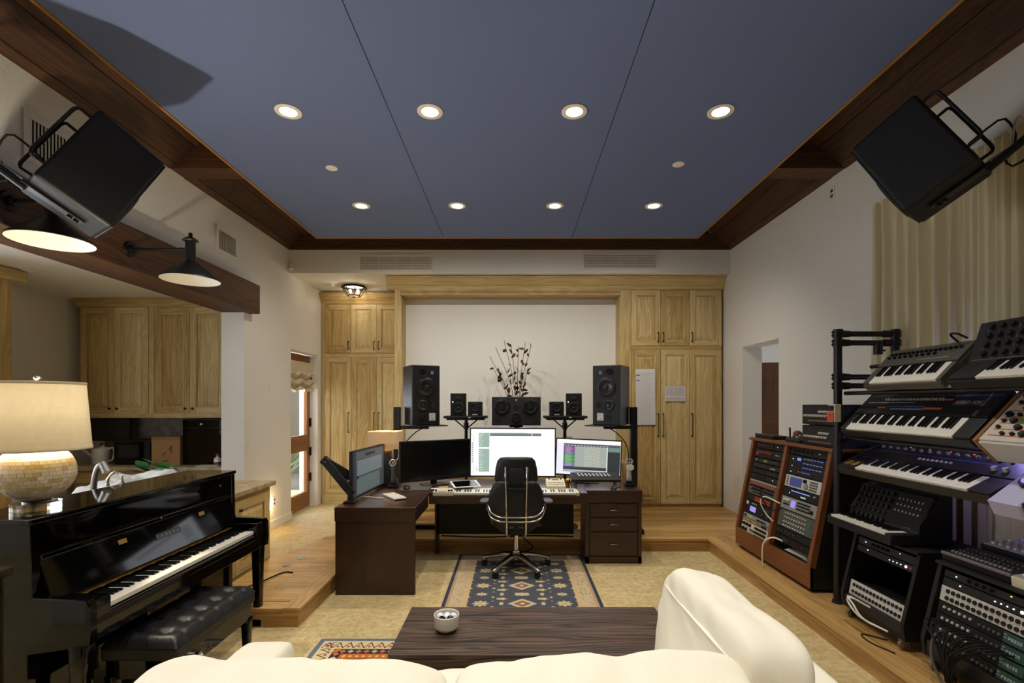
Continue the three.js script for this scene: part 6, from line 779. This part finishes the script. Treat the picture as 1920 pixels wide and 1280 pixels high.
{ const t = synth('patch_synthesizer', 'black semi-modular synthesizer with upright patch panel', 2.285, 0.735, 3.565, 0, 0.6, 0.24, 0.05, m.black, { k0: 0.03, n: 22, kw: 0.0232, pt: 0, fill: () => {} });
  const up = M('upright_panel', BB(0, 0.6, 0, 0.25, -0.09, 0, { r: 0.004 }), m.black, t, [0, 0.06, -0.15], [-0.42, 0, 0]); for (let r = 0; r < 5; r++) for (let i = 0; i < 7; i++) M('knob', bigKnobG, m.satin, up, [0.04 + i * 0.045, 0.03 + r * 0.046, 0.001], [Math.PI / 2, 0, 0]); for (let r = 0; r < 4; r++) for (let i = 0; i < 7; i++) M('jack', jackG, m.steel, up, [0.37 + i * 0.03, 0.08 + r * 0.04, 0.001], [Math.PI / 2, 0, 0]); M('maker_name', [plane(0.08, 0.024, 0.51, 0.035, 0.002)], std({ roughness: 0.5, map: canvasTex(200, 60, (c, w, h) => { c.fillStyle = '#0c0c0d'; c.fillRect(0, 0, w, h); c.fillStyle = '#c8c8c8'; c.font = 'bold 50px sans-serif'; c.fillText('KORG', 24, 48); }) }), up);
  M('rear_body', [EX([[-0.16, 0.05], [-0.16, 0.12], [-0.29, 0.3], [-0.36, 0.3], [-0.36, 0.0], [-0.2, 0.0]], 0.61, { rot: [0, -Math.PI / 2, 0], x: 0.605 })], m.black, t); }
// wheeled racks
function cart(label, D0, D1, fill) { const D = (D0 + D1) / 2, w = D1 - D0, rk = { X: 2.28, D, a: -0.19, Y: STEP, y0: -0.06 }, t = faced('wheeled_rack', label, 'rack', 2.28, STEP, D);
  for (const x of [-w / 2, w / 2 - 0.025]) M('side_panel', EX([[0, 0.07], [0.012, 0.16], [-0.09, 0.575], [-0.5, 0.575], [-0.5, 0.07]], 0.025, { rot: [0, -Math.PI / 2, 0], x: x + 0.025 }), m.black, t);
  M('bottom', BB(-w / 2 + 0.025, w / 2 - 0.025, 0.07, 0.1, -0.5, 0, { r: 0.003 }), m.black, t); M('drawer', BB(-w / 2 + 0.03, w / 2 - 0.03, 0.1, 0.16, -0.4, 0.004, { r: 0.003 }), m.satin, t); M('top', BB(-w / 2, w / 2, 0.575, 0.592, -0.52, -0.07, { r: 0.003 }), m.black, t); M('back_panel', BB(-w / 2, w / 2, 0.1, 0.57, -0.5, -0.49), m.black, t);
  for (const x of [-w / 2 + 0.05, w / 2 - 0.05]) for (const z of [-0.03, -0.44]) M('caster', [C(0.03, 0.03, 0.022, x, 0.031, z, { rot: [0, 0, Math.PI / 2], s: 18 }), R(0.012, 0.02, 0.024, x, 0.031, z, { rot: [0, 0, Math.PI / 2] }), B(0.03, 0.03, 0.04, x, 0.058, z)], z > -0.1 ? m.steel : m.rubber, t);
  fill(rk); }
const dimRow = (on) => { on(ledG, ledW, -0.17, 0.5, 'lamp'); rowOf(on, knobG, m.dark, 4, -0.1, 0.02, 0.5); on(ledG, ledY, 0.12, 0.7, 'lamp'); };
const bright = (on) => { rowOf(on, ledG, ledW, 4, 0.05, 0.14, 0.5, 'lamp'); on(jackG, ledW, 0.18, 0.5, 'ring_lamp'); on(jackG, red, 0.215, 0.5, 'socket'); on(ledG, ledW, -0.14, 0.6, 'lamp'); };
const bay = (on) => { for (const y of [0.72, 0.28]) rowOf(on, C(0.011, 0.011, 0.005, 0, 0.003, 0, { s: 14 }), m.dark, 14, -0.2, 0.2, y, 'jack'); };
cart('black wheeled rack with white patch leads under the semi-modular synthesizer', 2.86, 3.41, (rk) => { unit('dim black unit at the top of the rack with white leads', 0, 0.42, 0.05, m.satin, dimRow, 'rack unit', 'rack_unit', rk, 0.48); unit('black interface with bright lamps in the rack with white leads', 0, 0.367, 0.045, m.satin, bright, 'audio interface', 'audio_interface', rk, 0.48); unit('pale patch bay with two rows of jacks and white leads', 0, 0.12, 0.1, m.lightGrey, bay, 'patch bay', 'patch_bay', rk, 0.48); });
cart('black wheeled rack packed with patch cables under the mixer', 2.18, 2.74, (rk) => { unit('dim black unit at the top of the cable-packed rack', 0, 0.42, 0.04, m.satin, dimRow, 'rack unit', 'rack_unit', rk, 0.49); unit('black interface with bright lamps in the cable-packed rack', 0, 0.377, 0.042, m.satin, bright, 'audio interface', 'audio_interface', rk, 0.49); unit('pale patch bay with black plugs in the cable-packed rack', 0, 0.333, 0.085, m.lightGrey, bay, 'patch bay', 'patch_bay', rk, 0.49);
  for (let i = 0; i < 4; i++) unit(['first', 'second', 'third', 'lowest'][i] + ' dark module row with a green end plate below the plugged patch bay', 0, 0.245 - i * 0.06, 0.058, m.dark, (on, t, h) => { rowOf(on, capG, m.lightGrey, 6, -0.2, -0.05, 0.6, 'button'); rowOf(on, capG, m.midGrey, 5, 0.0, 0.1, 0.5, 'button'); M('end_plate', [plane(0.12, h - 0.008, 0.178, h / 2, 0.0015)], std({ roughness: 0.5, map: canvasTex(200, 90, (c, w, hh) => { c.fillStyle = '#234a42'; c.fillRect(0, 0, w, hh); c.fillStyle = '#aebdb6'; c.font = 'bold 40px sans-serif'; c.fillText('PRESS', 34, 62); c.fillRect(0, 20, 26, 6); c.fillRect(0, 44, 26, 6); }) }), t); }, 'effects module', 'effects_module', rk, 0.49); });
for (let i = 0; i < 2; i++) cord('patch_lead', ['longer white patch lead looping on the pale patch bay', 'shorter white patch lead looping on the pale patch bay'][i], [[2.28, 0.29, -3.14], [2.2, 0.33, -3.2 - i * 0.03], [2.19, 0.3, -3.22 + i * 0.05], [2.2, 0.24, -3.12 + i * 0.03], [2.27, 0.21, -2.98]], 0.006, m.white);
for (let i = 0; i < 14; i++) { const z = -2.28 - i * 0.028; cord('patch_cable', 'black patch cable drooping in front of the cable-packed rack', [[2.33, 0.42, z], [2.23 - (i % 3) * 0.012, 0.43, z - 0.005], [2.21 - (i % 4) * 0.01, 0.33, -2.5 + (z + 2.5) * 0.3], [2.2, 0.22 + (i % 3) * 0.02, -2.5 + (z + 2.5) * 0.15], [2.27, 0.12 + (i % 5) * 0.015, -2.52 - (i % 4) * 0.02]], 0.005, m.rubber).userData.group = 'patch cables of the wheeled rack'; }
cord('grey_cable', 'single grey cable hanging down the cable-packed rack', [[2.3, 0.4, -2.6], [2.2, 0.38, -2.57], [2.17, 0.28, -2.55], [2.18, 0.18, -2.5], [2.19, STEP + 0.008, -2.42]], 0.007, m.midGrey);
cord('floor_cable', 'thin black cable curled on the platform under the rack with white leads', [[2.3, STEP + 0.006, -3.02], [2.2, STEP + 0.006, -3.1], [2.17, STEP + 0.006, -3.0], [2.22, STEP + 0.006, -2.86]], 0.004, m.rubber);
// on top of the cable-packed rack
{ const y = STEP + 0.593; let t = faced('drum_machine', 'black drum machine with rows of small keys on the rack top', 'drum machine', 2.39, y, 2.74, 0.12); M('case', BB(0, 0.38, 0, 0.045, -0.2, 0, { r: 0.005 }), m.black, t); for (let r = 0; r < 3; r++) for (let i = 0; i < 14; i++) M('key', capG, r ? m.midGrey : m.grey, t, [0.03 + i * 0.024, 0.045, -0.04 - r * 0.045]); M('front_strip', BB(0, 0.38, 0.036, 0.047, -0.012, 0.002), std({ color: 0x7d6f7e, roughness: 0.5 }), t);
  t = faced('mixing_console', 'small mixing console plugged with black cables on the rack top', 'mixer', 2.61, y, 2.74, 0.1); M('case', BB(0, 0.62, 0, 0.09, -0.24, 0, { r: 0.006 }), m.black, t); M('face', BB(0.01, 0.61, 0.09, 0.094, -0.23, -0.01), violetPlastic, t); for (let r = 0; r < 4; r++) for (let i = 0; i < 14; i++) M('knob', knobG, r % 2 ? m.lightGrey : m.white, t, [0.04 + i * 0.04, 0.094, -0.04 - r * 0.045]); M('lamp', ledG, ledR, t, [0.2, 0.095, -0.2]); M('lamp', ledG, ledY, t, [0.22, 0.095, -0.2]); for (let i = 0; i < 6; i++) M('cable', TU([[0.26 + i * 0.04, 0.09, -0.2], [0.26 + i * 0.04, 0.15, -0.2], [0.3 + i * 0.045, 0.18 - i * 0.008, -0.21], [0.42 + i * 0.03, 0.14, -0.23], [0.5 + i * 0.02, 0.06, -0.26]], 0.005), m.rubber, t);
  t = faced('desktop_sampler', 'pale grey desktop sampler with rows of buttons on the rack top', 'sampler', 2.38, y, 2.34, 0.1); M('case', BB(0, 0.42, 0, 0.055, -0.22, 0, { r: 0.006 }), m.grey, t); M('front', BB(0, 0.42, 0.0, 0.05, 0, 0.008, { r: 0.003 }), cream, t); for (let r = 0; r < 5; r++) for (let i = 0; i < 14; i++) M('button', capG, m.white, t, [0.03 + i * 0.027, 0.055, -0.03 - r * 0.036]);
  t = thing('violet_lamp', 'small cone lamp glowing violet behind the keyboards', 'lamp', [2.74, 1.6, -2.72]); M('cone', C(0.012, 0.05, 0.09, 0, 0.05, 0, { s: 24 }), new THREE.MeshPhysicalMaterial({ color: 0xb8b4ff, roughness: 0.9, transmission: 0.4, thickness: 0, emissive: new THREE.Color().setRGB(0.25, 0.22, 0.8), emissiveIntensity: 0.6 }), t); M('bracket', [bar([0, 0.01, 0], [0.08, -0.1, 0.02], 0.006), bar([0.08, -0.1, 0.02], [0.08, -0.26, 0.02], 0.006)], m.blackMetal, t); const l = new THREE.PointLight(new THREE.Color().setRGB(0.42, 0.36, 1), 0.45, 0, 2); l.position.set(0, -0.06, 0); l.castShadow = true; t.add(l);
  t = faced('stomp_pedal', 'cream and orange effects pedal clipped to the stand post', 'effects pedal', 2.335, 1.46, 3.61); M('case', B(0.085, 0.13, 0.05, 0, 0.065, -0.02, { r: 0.005 }), cream, t); M('footplate', B(0.075, 0.07, 0.01, 0, 0.038, 0.008, { r: 0.003 }), std({ color: 0xc84a24, roughness: 0.5 }), t); M('face', B(0.07, 0.042, 0.004, 0, 0.1, 0.006), std({ color: 0x1f3a34, roughness: 0.5 }), t); for (let i = 0; i < 4; i++) M('knob', knobG, m.black, t, [-0.024 + i * 0.016, 0.106, 0.006], [Math.PI / 2, 0, 0]); M('switch', C(0.009, 0.009, 0.006, 0, 0.05, 0.014, { rot: [Math.PI / 2, 0, 0] }), m.steel, t); }
// cables on the floor
cord('floor_cable', 'black cables trailing over the platform by the piano', [[-2.2, STEP + 0.006, -3.7], [-2.05, STEP + 0.02, -3.95], [-1.98, STEP + 0.012, -4.2], [-1.9, STEP + 0.006, -4.22]], 0.007, m.rubber);
cord('floor_cable', 'black cable lying on the platform edge under the desk', [[-0.8, STEP + 0.006, -5.4], [-0.3, STEP + 0.006, -5.34], [0.2, STEP + 0.008, -5.4], [0.65, STEP + 0.006, -5.36]], 0.007, m.rubber);
cord('floor_cable', 'black power cable with a plug beside the chair base', [[0.13, 0.02, -5.22], [0.2, 0.06, -5.25], [0.1, 0.16, -5.24], [0.04, STEP + 0.1, -5.27]], 0.006, m.rubber);
{ const t = thing('floor_socket', 'small round metal floor socket cover on the platform', 'floor socket', [-2.05, STEP + 0.001, -4.42]); M('cover', L([[0, 0.004], [0.03, 0.004], [0.036, 0.001], [0.036, 0]], 0, 0, 0), m.steel, t); dup(t, [-2.0, STEP + 0.001, -4.62], 0, 'round metal floor socket cover nearer the garden door'); }
renderer.render(scene, camera);
